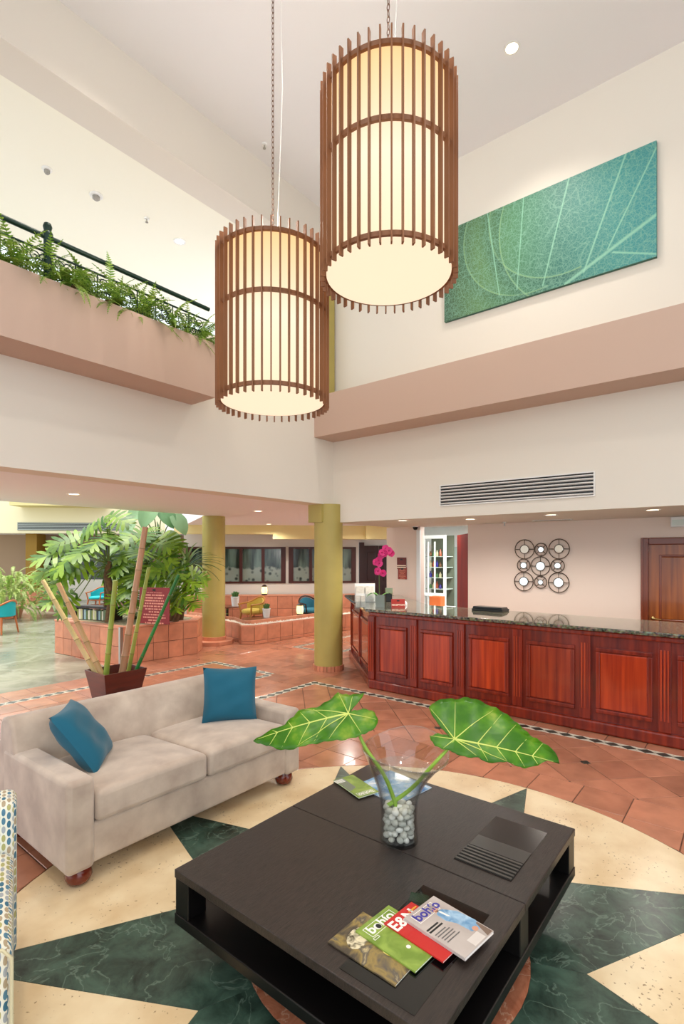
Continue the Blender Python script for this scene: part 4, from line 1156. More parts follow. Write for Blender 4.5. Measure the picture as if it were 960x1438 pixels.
MB().box(-wc/2+.05, wc/2-.05, 0, .05, ht-.08, ht).build('frame_rail', P_ROOM, dc); MB().box(-wc/2+.05, wc/2-.05, 0, .05, 0, .1).build('frame_rail', P_ROOM, dc); MB().box(-wc/2+.05, wc/2-.05, -.01, .04, .95, 1.02).build('frame_rail', P_ROOM, dc)
MB().box(-wc/2, wc/2, .42, .45, 0, ht).build('back_panel', mat('cabinet back', (92, 96, 80), .6), dc)
cols = [(180, 90, 60), (90, 130, 80), (70, 60, 160), (210, 200, 160), (120, 80, 50)]
random.seed(9)
for i, z in enumerate((.55, 1.1, 1.36, 1.6, 1.85)):
    MB().box(-wc/2+.02, wc/2-.02, .08, .42, z, z+.015).build('shelf', mat('shelf glass', (190, 205, 195), .15), dc)
    for k in range(4):
        hh = random.uniform(.1, .17); c_ = cols[(i+k*2) % 5]
        o = MB().lathe([(.03, 0), (.032, hh*.6), (.014, hh*.75), (.014, hh)], 12).build('bottle', mat('bottle %d' % ((i+k*2) % 5), c_, .2), smooth=50)
        o.matrix_basis = dc.matrix_basis @ Matrix.Translation((-wc/2+.09+k*.085, .22, z+.015)); tag(o, 'small coloured bottle on the display cabinet shelves', 'bottle', 'bottles in the display cabinet')
q = onX(612, 845, 10.3)
bx_ = MB().box(-.1, .1, -.14, .14, 0, .22).build('carton', mat('orange carton', (196, 96, 40), .6), bevel=.004); bx_.matrix_basis = Matrix.Translation((10.35, q.y, q.z-.1)); tag(bx_, 'orange carton in front of the glass display cabinet', 'box')
q.y -= .0
st = thing('side_cabinet', 'low white cabinet under the orange carton', 'cabinet', (10.35, q.y, 0)); MB().box(-.2, .2, -.36, .1, 0, q.z-.102).build('body', P_ROOM, st, bevel=.006); MB().box(-.215, -.2, -.34, .08, .05, q.z-.14).build('door', P_ROOM, st, bevel=.004)
pn = struct(MB().box(11.7, 11.9, onX(639, 779, 11.7).y-.3, onX(630, 779, 11.7).y, 0, onX(635, 768, 11.7).z).build('door_4', mat('frosted door', (176, 194, 186), .3)), 'pale frosted door inside the office')
# ================================================================== ARMCHAIR
def oval_fabric():
    m, N, L, b = nodes_of('oval print upholstery')
    tc = N.new('ShaderNodeTexCoord')
    def mt(op, a, v=None, bb=None):
        n_ = N.new('ShaderNodeMath'); n_.operation = op; L.new(a, n_.inputs[0])
        if bb is not None: L.new(bb, n_.inputs[1])
        elif v is not None: n_.inputs[1].default_value = v
        return n_.outputs[0]
    sp_ = N.new('ShaderNodeSeparateXYZ'); L.new(tc.outputs['Object'], sp_.inputs[0])
    sn = N.new('ShaderNodeSeparateXYZ'); L.new(tc.outputs['Normal'], sn.inputs[0])
    nx = mt('GREATER_THAN', mt('ABSOLUTE', sn.outputs['X']), .7); nz = mt('GREATER_THAN', mt('ABSOLUTE', sn.outputs['Z']), .6)
    mu = N.new('ShaderNodeMix'); L.new(nx, mu.inputs[0]); L.new(sp_.outputs['X'], mu.inputs[2]); L.new(sp_.outputs['Y'], mu.inputs[3])
    mv = N.new('ShaderNodeMix'); L.new(nz, mv.inputs[0]); L.new(sp_.outputs['Z'], mv.inputs[2]); L.new(sp_.outputs['Y'], mv.inputs[3])
    u = mt('MULTIPLY', mu.outputs[0], 1/.020); v = mt('MULTIPLY', mv.outputs[0], 1/.038)
    col = mt('FLOOR', u); par = mt('FLOORED_MODULO', col, 2.0); v2 = mt('MULTIPLY_ADD', par, .5); L.new(v, v2.node.inputs[2])
    fu_ = mt('SUBTRACT', mt('FRACT', u), .5); fv = mt('SUBTRACT', mt('FRACT', v2), .5)
    d2_ = mt('ADD', mt('MULTIPLY', mt('POWER', fu_, 2.0), 7.2), bb=mt('MULTIPLY', mt('POWER', fv, 2.0), 5.6))
    ink = mt('LESS_THAN', d2_, 1.0)
    cb = N.new('ShaderNodeCombineXYZ'); L.new(col, cb.inputs[0]); L.new(mt('FLOOR', v2), cb.inputs[1])
    wn_ = N.new('ShaderNodeTexWhiteNoise'); wn_.noise_dimensions = '2D'; L.new(cb.outputs[0], wn_.inputs['Vector'])
    cr = N.new('ShaderNodeValToRGB'); cr.color_ramp.interpolation = 'CONSTANT'; e = cr.color_ramp.elements
    e[0].position = 0; e[0].color = lin((84, 128, 150)); e[1].position = .3; e[1].color = lin((178, 160, 130))
    for p, c in ((.5, (166, 172, 176)), (.68, (60, 110, 134)), (.82, (176, 172, 110))):
        k = e.new(p); k.color = lin(c)
    L.new(wn_.outputs['Value'], cr.inputs[0])
    mx = N.new('ShaderNodeMix'); mx.data_type = 'RGBA'; L.new(ink, mx.inputs[0]); mx.inputs[6].default_value = lin((232, 230, 214)); L.new(cr.outputs[0], mx.inputs[7])
    L.new(mx.outputs[2], b.inputs['Base Color']); b.inputs['Roughness'].default_value = .85
    return m
OVAL = oval_fabric()
ac_ang = math.atan2(.94, .33) - PI/2
ac = thing('armchair', 'armchair upholstered in blue and tan oval print next to the sofa', 'armchair', (.955, 2.74, 0), ac_ang)
def ap(name, m, *b, bevel=.03): return MB().box(*b).build(name, m, ac, bevel=bevel, seg=4, smooth=50)
ap('backrest', OVAL, -.80, 0, -.17, .02, .10, .80, bevel=.04)
ap('arm', OVAL, -.165, -.012, -.86, -.175, .10, .60, bevel=.045); ap('arm', OVAL, -.79, -.64, -.86, -.175, .10, .60, bevel=.045)
ap('seat_cushion', OVAL, -.635, -.17, -.85, -.175, .28, .44, bevel=.04); ap('seat_base', OVAL, -.635, -.17, -.84, -.175, .10, .278, bevel=.01)
for x in (-.74, -.07):
    for y in (-.80, -.06): MB().lathe([(.02, 0), (.03, .10)], 12, (x, y, 0)).build('foot', MAHOG, ac, smooth=60)
pp = [(-.165+.004, -.862, .14), (-.165+.004, -.862, .56), (-.14, -.862, .597), (-.04, -.862, .597), (-.013, -.862, .56), (-.013, -.862, .14)]
MB().tube(pp, .006, 6).build('piping', mat('cream piping', (214, 206, 170), .8), ac, smooth=60)

# ================================================================== MAGAZINES
PAPER = mat('magazine pages', (232, 230, 226), .7)
def photo_mat(name, stops, scale, seedv, rough=.22, stretch=(1, 1, 1)):
    m, N, L, b = nodes_of(name); tc = N.new('ShaderNodeTexCoord'); mp = N.new('ShaderNodeMapping'); mp.inputs['Location'].default_value = (seedv, seedv*.7, 0); mp.inputs['Scale'].default_value = stretch
    L.new(tc.outputs['Object'], mp.inputs[0]); n_ = N.new('ShaderNodeTexNoise'); n_.inputs['Scale'].default_value = scale; n_.inputs['Detail'].default_value = 4; n_.inputs['Distortion'].default_value = .6; L.new(mp.outputs[0], n_.inputs['Vector'])
    cr = N.new('ShaderNodeValToRGB'); e = cr.color_ramp.elements; e[0].position = stops[0][0]; e[0].color = lin(stops[0][1]); e[1].position = stops[-1][0]; e[1].color = lin(stops[-1][1])
    for p, c in stops[1:-1]: k = e.new(p); k.color = lin(c)
    L.new(n_.outputs['Fac'], cr.inputs[0]); L.new(cr.outputs[0], b.inputs['Base Color']); b.inputs['Roughness'].default_value = rough; b.inputs['Coat Weight'].default_value = .3
    return m
def magazine(label, tl, bl, tr, z, th, cover, flip=False):
    """tl/bl/tr: floor-plan corners seen by the reader (top left, bottom left, top right)"""
    tl, bl, tr = Vector(tl[:2]), Vector(bl[:2]), Vector(tr[:2])
    up = (tl-bl); hgt = up.length; up.normalize(); rt = Vector((up.y, -up.x)); w = (tr-tl).dot(rt)
    c = bl + rt*w/2 + up*hgt/2
    t = thing('magazine', label, 'magazine', (c.x, c.y, z), math.atan2(rt.y, rt.x), 'magazines on the coffee table')
    MB().box(-w/2, w/2-.002, -hgt/2+.001, hgt/2-.001, .0006, th-.0006).build('pages', PAPER, t)
    fc_ = MB().box(-w/2, w/2, -hgt/2, hgt/2, th-.0006, th).build('front_cover', cover, t); t['_fc'] = fc_; MB().box(-w/2, w/2, -hgt/2, hgt/2, 0, .0006).build('back_cover', cover, t)
    MB().box(-w/2-.0006, -w/2, -hgt/2, hgt/2, 0, th).build('spine', cover, t)
    return t, w, hgt, th
def art(t, name, m, pts, z):
    mb = MB(); n_ = len(pts); mb.add([(x, y, z) for x, y in pts] + [(x, y, z+.0003) for x, y in pts], [tuple(range(n_)), tuple(range(2*n_-1, n_-1, -1))] + [(i, (i+1) % n_, n_+(i+1) % n_, n_+i) for i in range(n_)])
    return mb.build(name, m, t['_fc'])
def blob(cx, cy, rx, ry, n_=20, rot=0): return [(cx+rx*math.cos(2*PI*k/n_)*math.cos(rot)-ry*math.sin(2*PI*k/n_)*math.sin(rot), cy+rx*math.cos(2*PI*k/n_)*math.sin(rot)+ry*math.sin(2*PI*k/n_)*math.cos(rot)) for k in range(n_)]
def words(t, body, size, m, x, y, z, bold=True): return inst('lettering', text_mesh(body, size, m, bold, .0002), t['_fc'], Matrix.Translation((x, y, z+.0003)))
def ring_art(t, name, m, cx, cy, w, h, lw, z):
    mb = MB().box(cx-w/2, cx+w/2, cy+h/2-lw, cy+h/2, z, z+.0003).box(cx-w/2, cx+w/2, cy-h/2, cy-h/2+lw, z, z+.0003).box(cx-w/2, cx-w/2+lw, cy-h/2+lw, cy+h/2-lw, z, z+.0003).box(cx+w/2-lw, cx+w/2, cy-h/2+lw, cy+h/2-lw, z, z+.0003)
    return mb.build(name, m, t['_fc'])
WINK = mat('white print', (240, 238, 232), .4); BINK = mat('violet print', (58, 52, 150), .4); KINK = mat('black print', (30, 30, 30), .4)
def Zt(px, py, z=TZ): return onZ(px, py, z)
MZ = TZ+.0005
# black glossy plate set under the magazines
p_a, p_b, p_c = Zt(597, 1405), Zt(690, 1287), Zt(594, 1243)
MB().box(1.44, p_c.x, min(p_a.y, p_b.y)+.01, p_c.y, TZ, TZ+.0015).build('inset_plate', mat('black glossy plate', (10, 10, 11), .06, coat=.3), tb, rel='world')
MZ = TZ+.002
cv1 = photo_mat('flower photo cover', [(.3, (28, 24, 20)), (.45, (84, 74, 60)), (.55, (150, 128, 74)), (.62, (90, 84, 76)), (.7, (210, 190, 140))], 9, 2)
t, w, h, th = magazine('dark magazine with a yellow flower photo, lowest of the fan', Zt(460, 1325), Zt(555, 1387), Zt(512, 1284), MZ, .005, cv1)
# text-top is at the far corner: cover art
YEL = photo_mat('yellow flower', [(.35, (120, 80, 20)), (.5, (226, 186, 60)), (.65, (250, 232, 150))], 40, 5)
art(t, 'flower_print', YEL, blob(.02, -.06, .035, .045, 14, .5), th); art(t, 'flower_print', photo_mat('pale petals', [(.35, (70, 60, 40)), (.6, (226, 214, 180))], 45, 8), blob(-.02, .08, .06, .04, 12, .3), th)
z2 = MZ+.0055
cv2 = photo_mat('golf green cover', [(.35, (112, 142, 50)), (.65, (146, 172, 74))], 14, 4)
t, w, h, th = magazine('green magazine with a golf ball and white boxed title', onZ(499, 1309, z2), onZ(583, 1367, z2), onZ(542, 1271, z2), z2, .006, cv2)
ring_art(t, 'title_box', WINK, 0, h/2-.045, w*.80, .055, .0022, th); words(t, 'bohío', .062, WINK, .0, h/2-.042, th)
art(t, 'dark_spot', KINK, blob(-.021, h/2-.049, .011, .013), th+.0006); art(t, 'golf_ball_print', WINK, blob(-.025, -.055, .009, .009), th); art(t, 'flag_shadow_print', mat('dark olive print', (70, 92, 34), .4), [(.03, -.09), (.034, -.09), (.034, .03), (.03, .03)], th)
ring_art(t, 'small_caption', WINK, -w*.36, .06, .03, .012, .002, th)
z3 = z2+.0065
cv3 = mat('red cover', (196, 42, 40), .25, coat=.3)
t, w, h, th = magazine('red magazine with white serif title between the green and grey ones', onZ(539, 1298, z3), onZ(622, 1353, z3), onZ(577, 1268, z3), z3, .0055, cv3)
words(t, 'E&N', .075, WINK, -.02, h/2-.045, th); words(t, 'magazine', .014, mat('yellow print', (240, 190, 60), .4), .055, h/2-.03, th)
pts = [(.02+.045*math.cos(a), -.01+.05*math.sin(a)) for a in [PI*(.6+1.2*k/14) for k in range(15)]]
for k in range(14):
    a, b = Vector(pts[k]), Vector(pts[k+1]); n_ = Vector((-(b-a).y, (b-a).x)).normalized()*.0022
    art(t, 'swirl_print', WINK, [tuple(a-n_), tuple(b-n_), tuple(b+n_), tuple(a+n_)], th)
for k in range(3): art(t, 'caption_line', WINK, [(.03, -h/2+.03-.008*k), (.06, -h/2+.03-.008*k), (.06, -h/2+.033-.008*k), (.03, -h/2+.033-.008*k)], th)
z4 = z3+.006
cv4 = photo_mat('grey portrait cover', [(.35, (178, 166, 160)), (.65, (196, 186, 180))], 6, 3)
t, w, h, th = magazine('grey magazine with a figure in a pale blue jacket, topmost of the fan', onZ(567, 1293, z4), onZ(653, 1350, z4), onZ(606, 1260, z4), z4, .011, cv4)
ring_art(t, 'title_box', WINK, -.01, h/2-.04, w*.66, .052, .002, th); words(t, 'bohío', .062, BINK, .0, h/2-.038, th)
JKT = photo_mat('blue jacket print', [(.35, (104, 150, 190)), (.65, (176, 208, 230))], 20, 6); SKN = mat('skin print', (206, 150, 122), .5)
art(t, 'jacket_print', JKT, [(.012, .062), (.03, .075), (.055, .068), (.09, .02), (.1, -.06), (.07, -.10), (.035, -.085), (.03, -.02), (.01, .02)], th)
art(t, 'face_print', SKN, blob(.028, .088, .014, .019), th); art(t, 'hair_print', mat('grey hair print', (150, 140, 132), .5), [(.014, .09), (.018, .107), (.03, .112), (.042, .104), (.044, .094), (.03, .1)], th+.0004)
art(t, 'hand_print', SKN, blob(.058, -.085, .014, .012), th+.0004); art(t, 'shirt_print', WINK, [(.03, .07), (.04, .066), (.045, .02), (.036, .03)], th+.0004)
art(t, 'lectern_print', mat('brown print', (120, 98, 84), .5), [(.06, -h/2+.004), (w/2-.004, -h/2+.004), (w/2-.004, -.07), (.085, -.07)], th+.0002)
for k, (a, b, y) in enumerate([(-.09, -.02, .03), (-.09, -.01, .016), (-.085, -.02, -.004), (-.085, -.01, -.016), (-.08, -.005, -.030), (-.08, -.01, -.042), (-.08, 0, -.056)]):
    art(t, 'caption_line', KINK if k < 2 else mat('grey print', (96, 92, 92), .5), [(a, y), (b, y), (b, y+(.008 if k < 2 else .005)), (a, y+(.008 if k < 2 else .005))], th)
art(t, 'pale_block', mat('pale print', (212, 204, 198), .4), [(-.02, -h/2+.006), (.05, -h/2+.006), (.05, -h/2+.045), (-.02, -h/2+.045)], th)
# dark card peeking out behind the red magazine
o = MB().box(-.03, .03, -.04, .04, 0, .0012).build('card', mat('dark green card', (22, 44, 26), .15, coat=.3)); q = Zt(588, 1262); o.matrix_basis = Matrix.Translation((q.x, q.y, z3)) @ Matrix.Rotation(.35, 4, 'Z'); tag(o, 'small dark green glossy card poking out behind the red magazine', 'card')
o.location.z = TZ+.0017
# two at the far edge
cv6 = photo_mat('blue landscape cover', [(.3, (60, 110, 170)), (.5, (120, 170, 210)), (.7, (236, 240, 240))], 12, 7)
t, w, h, th = magazine('blue and white magazine under the green one at the table edge', Zt(606, 1107), Zt(548, 1083), Zt(556, 1131), TZ+.0005, .006, cv6)
zz_ = TZ+.007
t, w, h, th = magazine('green magazine with grey tree photo at the table edge by the vase', onZ(532, 1113, zz_), onZ(495, 1089, zz_), onZ(511, 1127, zz_), zz_, .006, cv2)
t.name = 'magazine'
ring_art(t, 'title_box', WINK, 0, h/2-.035, w*.8, .04, .0022, th); words(t, 'bohío', .045, WINK, 0, h/2-.032, th); art(t, 'grey_photo', mat('grey photo print', (120, 128, 110), .4), [(.01, -h/2+.004), (w/2-.004, -h/2+.004), (w/2-.004, .05), (.01, .02)], th)
for k in range(4): art(t, 'caption_line', WINK, [(.02, -h/2+.02+.012*k), (.085, -h/2+.02+.012*k), (.085, -h/2+.027+.012*k), (.02, -h/2+.027+.012*k)], th+.0004)

# ================================================================== GLASS VASE
def thin_glass(name, tint, refl, rough=.01):
    m = bpy.data.materials.new(name); m.use_nodes = True; N = m.node_tree.nodes; L = m.node_tree.links
    N.remove(N['Principled BSDF']); tr = N.new('ShaderNodeBsdfTransparent'); tr.inputs[0].default_value = (*tint, 1); gl_ = N.new('ShaderNodeBsdfGlossy'); gl_.inputs['Roughness'].default_value = rough
    lw = N.new('ShaderNodeLayerWeight'); lw.inputs['Blend'].default_value = .5
    pw = N.new('ShaderNodeMath'); pw.operation = 'POWER'; pw.inputs[1].default_value = 2.6; L.new(lw.outputs['Facing'], pw.inputs[0])
    fr = N.new('ShaderNodeMath'); fr.operation = 'MULTIPLY_ADD'; fr.inputs[1].default_value = .8*(refl-1)/.5; fr.inputs[2].default_value = .05; L.new(pw.outputs[0], fr.inputs[0])
    mx = N.new('ShaderNodeMixShader'); L.new(fr.outputs[0], mx.inputs[0]); L.new(tr.outputs[0], mx.inputs[1]); L.new(gl_.outputs[0], mx.inputs[2]); L.new(mx.outputs[0], N['Material Output'].inputs[0])
    return m
VGLASS = thin_glass('vase glass', (.975, .985, .98), 1.5); WATER = thin_glass('vase water', (.98, .99, .99), 1.33)
vb = onZ(560, 1179, TZ)
vs_ = thing('glass_vase', 'clear flared glass vase filled with pebbles and water on the coffee table', 'vase', (vb.x, vb.y, TZ))
RV = Vector((SA, -CA, 0))
vprof = [(.098, 0.0), (.098, .02), (.094, .07), (.092, .13), (.098, .20), (.118, .28), (.15, .35), (.188, .42), (.222, .475)]
def vlathe(prof_, seg=64, off=0.0, lean=True):
    mb = MB(); vs2 = []; fs2 = []
    for r, z in prof_:
        k = max(0, (z-.2)/.28) if lean else 0
        for q_ in range(seg):
            a = 2*PI*q_/seg; d_ = Vector((math.cos(a), math.sin(a), 0))
            wv = .035*k*k*d_.dot(Vector((CA, SA, 0))) + .02*k*k*math.cos(2*a)
            c_ = RV*(.035*k*k)
            vs2.append((c_.x+(r+off)*d_.x, c_.y+(r+off)*d_.y, z+wv))
    for i in range(len(prof_)-1):
        for q_ in range(seg):
            q3 = (q_+1) % seg; fs2.append((i*seg+q_, i*seg+q3, (i+1)*seg+q3, (i+1)*seg+q_))
    mb.add(vs2, fs2); return mb, seg, len(prof_)
mb, sg_, nn = vlathe(vprof); m2, _, _ = vlathe([(max(.001, r), z if z > .0 else .016) for r, z in vprof], 64, -.006)
base = len(mb.v); mb.v += m2.v; mb.f += [tuple(reversed([i+base for i in f])) for f in m2.f]
mb.f.append(tuple(range(sg_-1, -1, -1))); mb.f.append(tuple(base+i for i in range(sg_)))
for q_ in range(sg_):
    q3 = (q_+1) % sg_; i0 = (nn-1)*sg_; mb.f.append((i0+q_, i0+q3, base+i0+q3, base+i0+q_))
mb.build('glass_body', VGLASS, vs_, smooth=60)
rimp = [mb.v[(nn-1)*sg_+k] for k in range(sg_)]
MB().tube(rimp, .0045, 6, closed=True).build('rim', VGLASS, vs_, smooth=60)
WL = .375
wp = [(.0855, .018), (.086, .07), (.084, .13), (.09, .20), (.110, .28), (.142, .35), (.152, WL)]
wm, ws, wn_ = vlathe(wp, 48); wm.v = [(x, y, min(z, WL)) for x, y, z in wm.v]
wm.f.append(tuple(range(ws-1, -1, -1))); wm.f.append(tuple((wn_-1)*ws+k for k in range(ws)))
wm.build('water', WATER, vs_, smooth=40)
PEB = [mat('white pebble %d' % i, c, .45) for i, c in enumerate([(226, 222, 212), (206, 202, 190), (188, 186, 176), (236, 232, 224)])]
random.seed(21); placed = []
for ly in range(6):
    for ring_, cnt_ in ((.063, 10), (.034, 5), (.0, 1)):
        if ly < 4 and ring_ < .02: continue
        for k in range(cnt_):
            r = random.uniform(.0165, .0215); a = 2*PI*(k+random.uniform(-.2, .2))/cnt_ + ly*.31
            placed.append((Vector((ring_*math.cos(a), ring_*math.sin(a), .030+ly*.0275+random.uniform(-.004, .005))), r))
peb_me = []
for i in range(4): peb_me.append(MB().ball((0, 0, 0), 1.0, .82, .66, 12, 8).mesh('pebble', PEB[i], 60))
for i, (p, r) in enumerate(placed):
    o = inst('pebble', peb_me[i % 4], None, Matrix.Translation(vb+p+Vector((0, 0, 0))) @ Matrix.Rotation(random.uniform(0, 6), 4, 'Z') @ Matrix.Rotation(random.uniform(-1.4, 1.4), 4, 'X') @ Matrix.Scale(r*1.12, 4))
    tag(o, 'smooth pale pebble lying inside the glass vase', 'pebble', 'pebbles in the glass vase')
# elephant ear leaves
def leaf_mat():
    m, N, L, b = nodes_of('elephant ear blade'); tc = N.new('ShaderNodeTexCoord')
    n_ = N.new('ShaderNodeTexNoise'); n_.inputs['Scale'].default_value = 9; n_.inputs['Detail'].default_value = 4; L.new(tc.outputs['Object'], n_.inputs['Vector'])
    cr = N.new('ShaderNodeValToRGB'); e = cr.color_ramp.elements; e[0].position = .40; e[0].color = lin((62, 124, 14)); e[1].position = .72; e[1].color = lin((150, 178, 52)); k = e.new(.58); k.color = lin((90, 152, 18))
    L.new(n_.outputs['Fac'], cr.inputs[0]); L.new(cr.outputs[0], b.inputs['Base Color']); b.inputs['Roughness'].default_value = .32
    tl_ = N.new('ShaderNodeBsdfTranslucent'); L.new(cr.outputs[0], tl_.inputs[0]); mx = N.new('ShaderNodeMixShader'); mx.inputs[0].default_value = .3
    out = N['Material Output']; L.new(b.outputs[0], mx.inputs[1]); L.new(tl_.outputs[0], mx.inputs[2]); L.new(mx.outputs[0], out.inputs[0]); return m
EAR = leaf_mat(); EARV = mat('leaf vein', (206, 218, 110), .4); EARS = mat('leaf stalk', (142, 180, 62), .35)
def big_leaf(label, A, outline, dist, nrm, tip_i, vein_i, stalk):
    Ap = atD(A[0], A[1], dist); n_ = Vector(nrm).normalized()
    P = [onPlane(x, y, Ap, n_) for x, y in outline]
    # refine outline with a light scallop
    Q = []
    for i in range(len(P)):
        a, b = P[i], P[(i+1) % len(P)]
        for k in range(3): Q.append(a.lerp(b, k/3))
    M_ = len(Q); K = 7; vs2 = [Ap]; tip = (P[tip_i]-Ap); tl = tip.length; td = tip/tl; sd = n_.cross(td)
    def sag(p):
        d_ = p-Ap; u = d_.dot(td); s_ = d_.dot(sd)
        return p - n_*(.10*max(0, u)**2/tl*1.2 + .10*abs(s_)**1.6/tl) + n_*(.012*abs(math.sin(u/tl*9)))*min(1, abs(s_)/(.15*tl))
    for i, q_ in enumerate(Q):
        for k in range(1, K+1):
            w_ = Ap.lerp(q_, k/K)
            if k == K: w_ = w_ + n_*.006*math.sin(i*1.9)
            vs2.append(sag(w_))
    fs2 = []
    for i in range(M_):
        j = (i+1) % M_; fs2.append((0, 1+i*K, 1+j*K))
        for k in range(K-1): fs2.append((1+i*K+k, 1+i*K+k+1, 1+j*K+k+1, 1+j*K+k))
    t = thing('elephant_ear_leaf', label, 'leaf', stalk[-1])
    mb = MB(); mb.add(vs2, fs2); 
    o = mb.build('blade', EAR, t, smooth=80, rel='world'); sm = o.modifiers.new('thick', 'SOLIDIFY'); sm.thickness = .0022; sm.offset = -1
    vm = MB()
    for vi in [tip_i]+list(vein_i):
        pts = [sag(Ap.lerp(P[vi], s_*.94/8)) + n_*.0012 for s_ in range(9)]; r0 = .0055 if vi == tip_i else .0032
        v_ = MB().tube(pts, [r0*(1-.8*k/8) for k in range(9)], 6); v_.build('vein', EARV, t, smooth=60, rel='world').parent = o
    for s_ in (.22, .4, .58, .74):
        for sgn in (1, -1):
            # side veins leaving the midrib
            st_ = Ap.lerp(P[tip_i], s_); best = None
            for q_ in Q:
                d_ = q_-st_; 
                if d_.length < 1e-4: continue
                dn = d_.normalized(); sc_2 = dn.dot((td*.55+sd*sgn*.83))
                if best is None or sc_2 > best[0]: best = (sc_2, q_)
            pts = [sag(st_.lerp(best[1], k*.92/5)) + n_*.001 for k in range(6)]
            MB().tube(pts, [.0028*(1-.75*k/5) for k in range(6)], 5).build('vein', EARV, t, smooth=60, rel='world').parent = o
    path = [Ap - n_*.003] + [Vector(p) for p in stalk]
    # smooth stalk
    sm_ = []
    for i in range(len(path)-1):
        p0, p1_, p2_, p3 = path[max(i-1, 0)], path[i], path[i+1], path[min(i+2, len(path)-1)]
        for k in range(6):
            u = k/6; sm_.append(.5*((2*p1_) + (p2_-p0)*u + (2*p0-5*p1_+4*p2_-p3)*u*u + (3*p1_-p0-3*p2_+p3)*u**3))
    sm_.append(path[-1]); L2 = len(sm_)
    MB().tube(sm_, [.007+.005*i/L2 for i in range(L2)], 10).build('stalk', EARS, t, smooth=60, rel='world')
toC = -Vector((CA, SA, 0))
lo = [(5,495),(60,470),(150,440),(190,412),(225,384),(290,378),(340,358),(385,315),(420,322),(450,328),(500,322),(488,345),(460,372),(440,398),(470,394),(510,388),(545,405),(560,440),(550,470),(520,490),(490,500),(450,510),(400,525),(340,526),(290,531),(240,541),(190,552),(130,548),(80,530),(40,515)]
big_leaf('broad green elephant ear leaf reaching over the sofa from the vase', (489, 1002), [(350+x*.323, 870+y*.323) for x, y in lo], 2.78, Vector((0, 0, 1))*.80+toC*.52+RV*-.1, 0, (4, 7, 9, 17, 20, 23, 26),
         [atD(500, 1022, 2.76), atD(513, 1050, 2.72), vb+Vector((0, 0, .30))+RV*-.06, vb+Vector((0, 0, .05))-RV*-.02])
ro_ = [(505,330),(480,315),(458,322),(420,345),(370,360),(340,358),(300,342),(260,346),(215,345),(190,331),(150,332),(110,318),(85,303),(55,300),(28,288),(12,265),(8,249),(40,240),(72,247),(98,262),(70,240),(40,208),(15,170),(5,140),(28,120),(60,106),(105,104),(150,98),(200,112),(260,135),(300,162),(340,192),(370,214),(400,240),(440,260),(490,290)]
big_leaf('broad green elephant ear leaf reaching towards the counter from the vase', (638, 1038), [(600+x*.375, 940+y*.375) for x, y in ro_], 2.66, Vector((0, 0, 1))*.72+toC*.64+RV*-.05, 0, (5, 9, 13, 16, 23, 26, 29),
         [atD(628, 1052, 2.64), atD(606, 1076, 2.63), vb+RV*.07+Vector((0, 0, .27)), vb+RV*-.06+Vector((0, 0, .175))])
# ================================================================== BAMBOO POT
bp_ = thing('planter_box', 'square tapered dark red wooden planter box behind the sofa', 'planter', (3.41, 6.49, 0))
X0, X1, Y0, Y1 = 3.13, 3.70, 6.23, 6.75; k_ = .075; PZ = .42; tk = .022
def quad_pot(name, o0, o1, z0, z1):
    pass
REDW = mat('dark red stained wood', (96, 34, 22), .35, col2=(70, 22, 16), var=.3, vscale=3, vstretch=(1, 1, 6), coat=.3)
def ringc(e, z):
    f_ = k_*(1-z/PZ); return [(X0+f_+e, Y0+f_+e, z), (X1-f_-e, Y0+f_+e, z), (X1-f_-e, Y1-f_-e, z), (X0+f_+e, Y1-f_-e, z)]
ob, ot, it, ib = ringc(0, 0), ringc(0, PZ), ringc(tk, PZ), ringc(tk, .02)
for i in range(4):
    j = (i+1) % 4; MB().hexa([ob[i], ob[j], ib[j], ib[i]], [ot[i], ot[j], it[j], it[i]]).build('side_board', REDW, bp_, rel='world', bevel=.003)
MB().hexa(ringc(.01, .004), ringc(.01, .024)).build('bottom_board', REDW, bp_, rel='world')
def bamboo_mat(name, c, c2): return mat(name, c, .35, col2=c2, var=.2, vscale=2.5, vstretch=(1, 1, .6))
BTAN = bamboo_mat('dry bamboo', (196, 160, 112), (176, 142, 96)); BYEL = bamboo_mat('yellow green bamboo', (176, 176, 84), (126, 150, 60)); BGRN = bamboo_mat('green bamboo', (120, 150, 52), (156, 166, 74)); BDKG = bamboo_mat('deep green bamboo', (44, 128, 54), (36, 104, 46)); BBRN = bamboo_mat('tan bamboo', (190, 146, 110), (172, 128, 94)); BPALE = bamboo_mat('pale bamboo', (206, 180, 130), (182, 168, 112)); BNODE = mat('bamboo node', (130, 110, 66), .5)
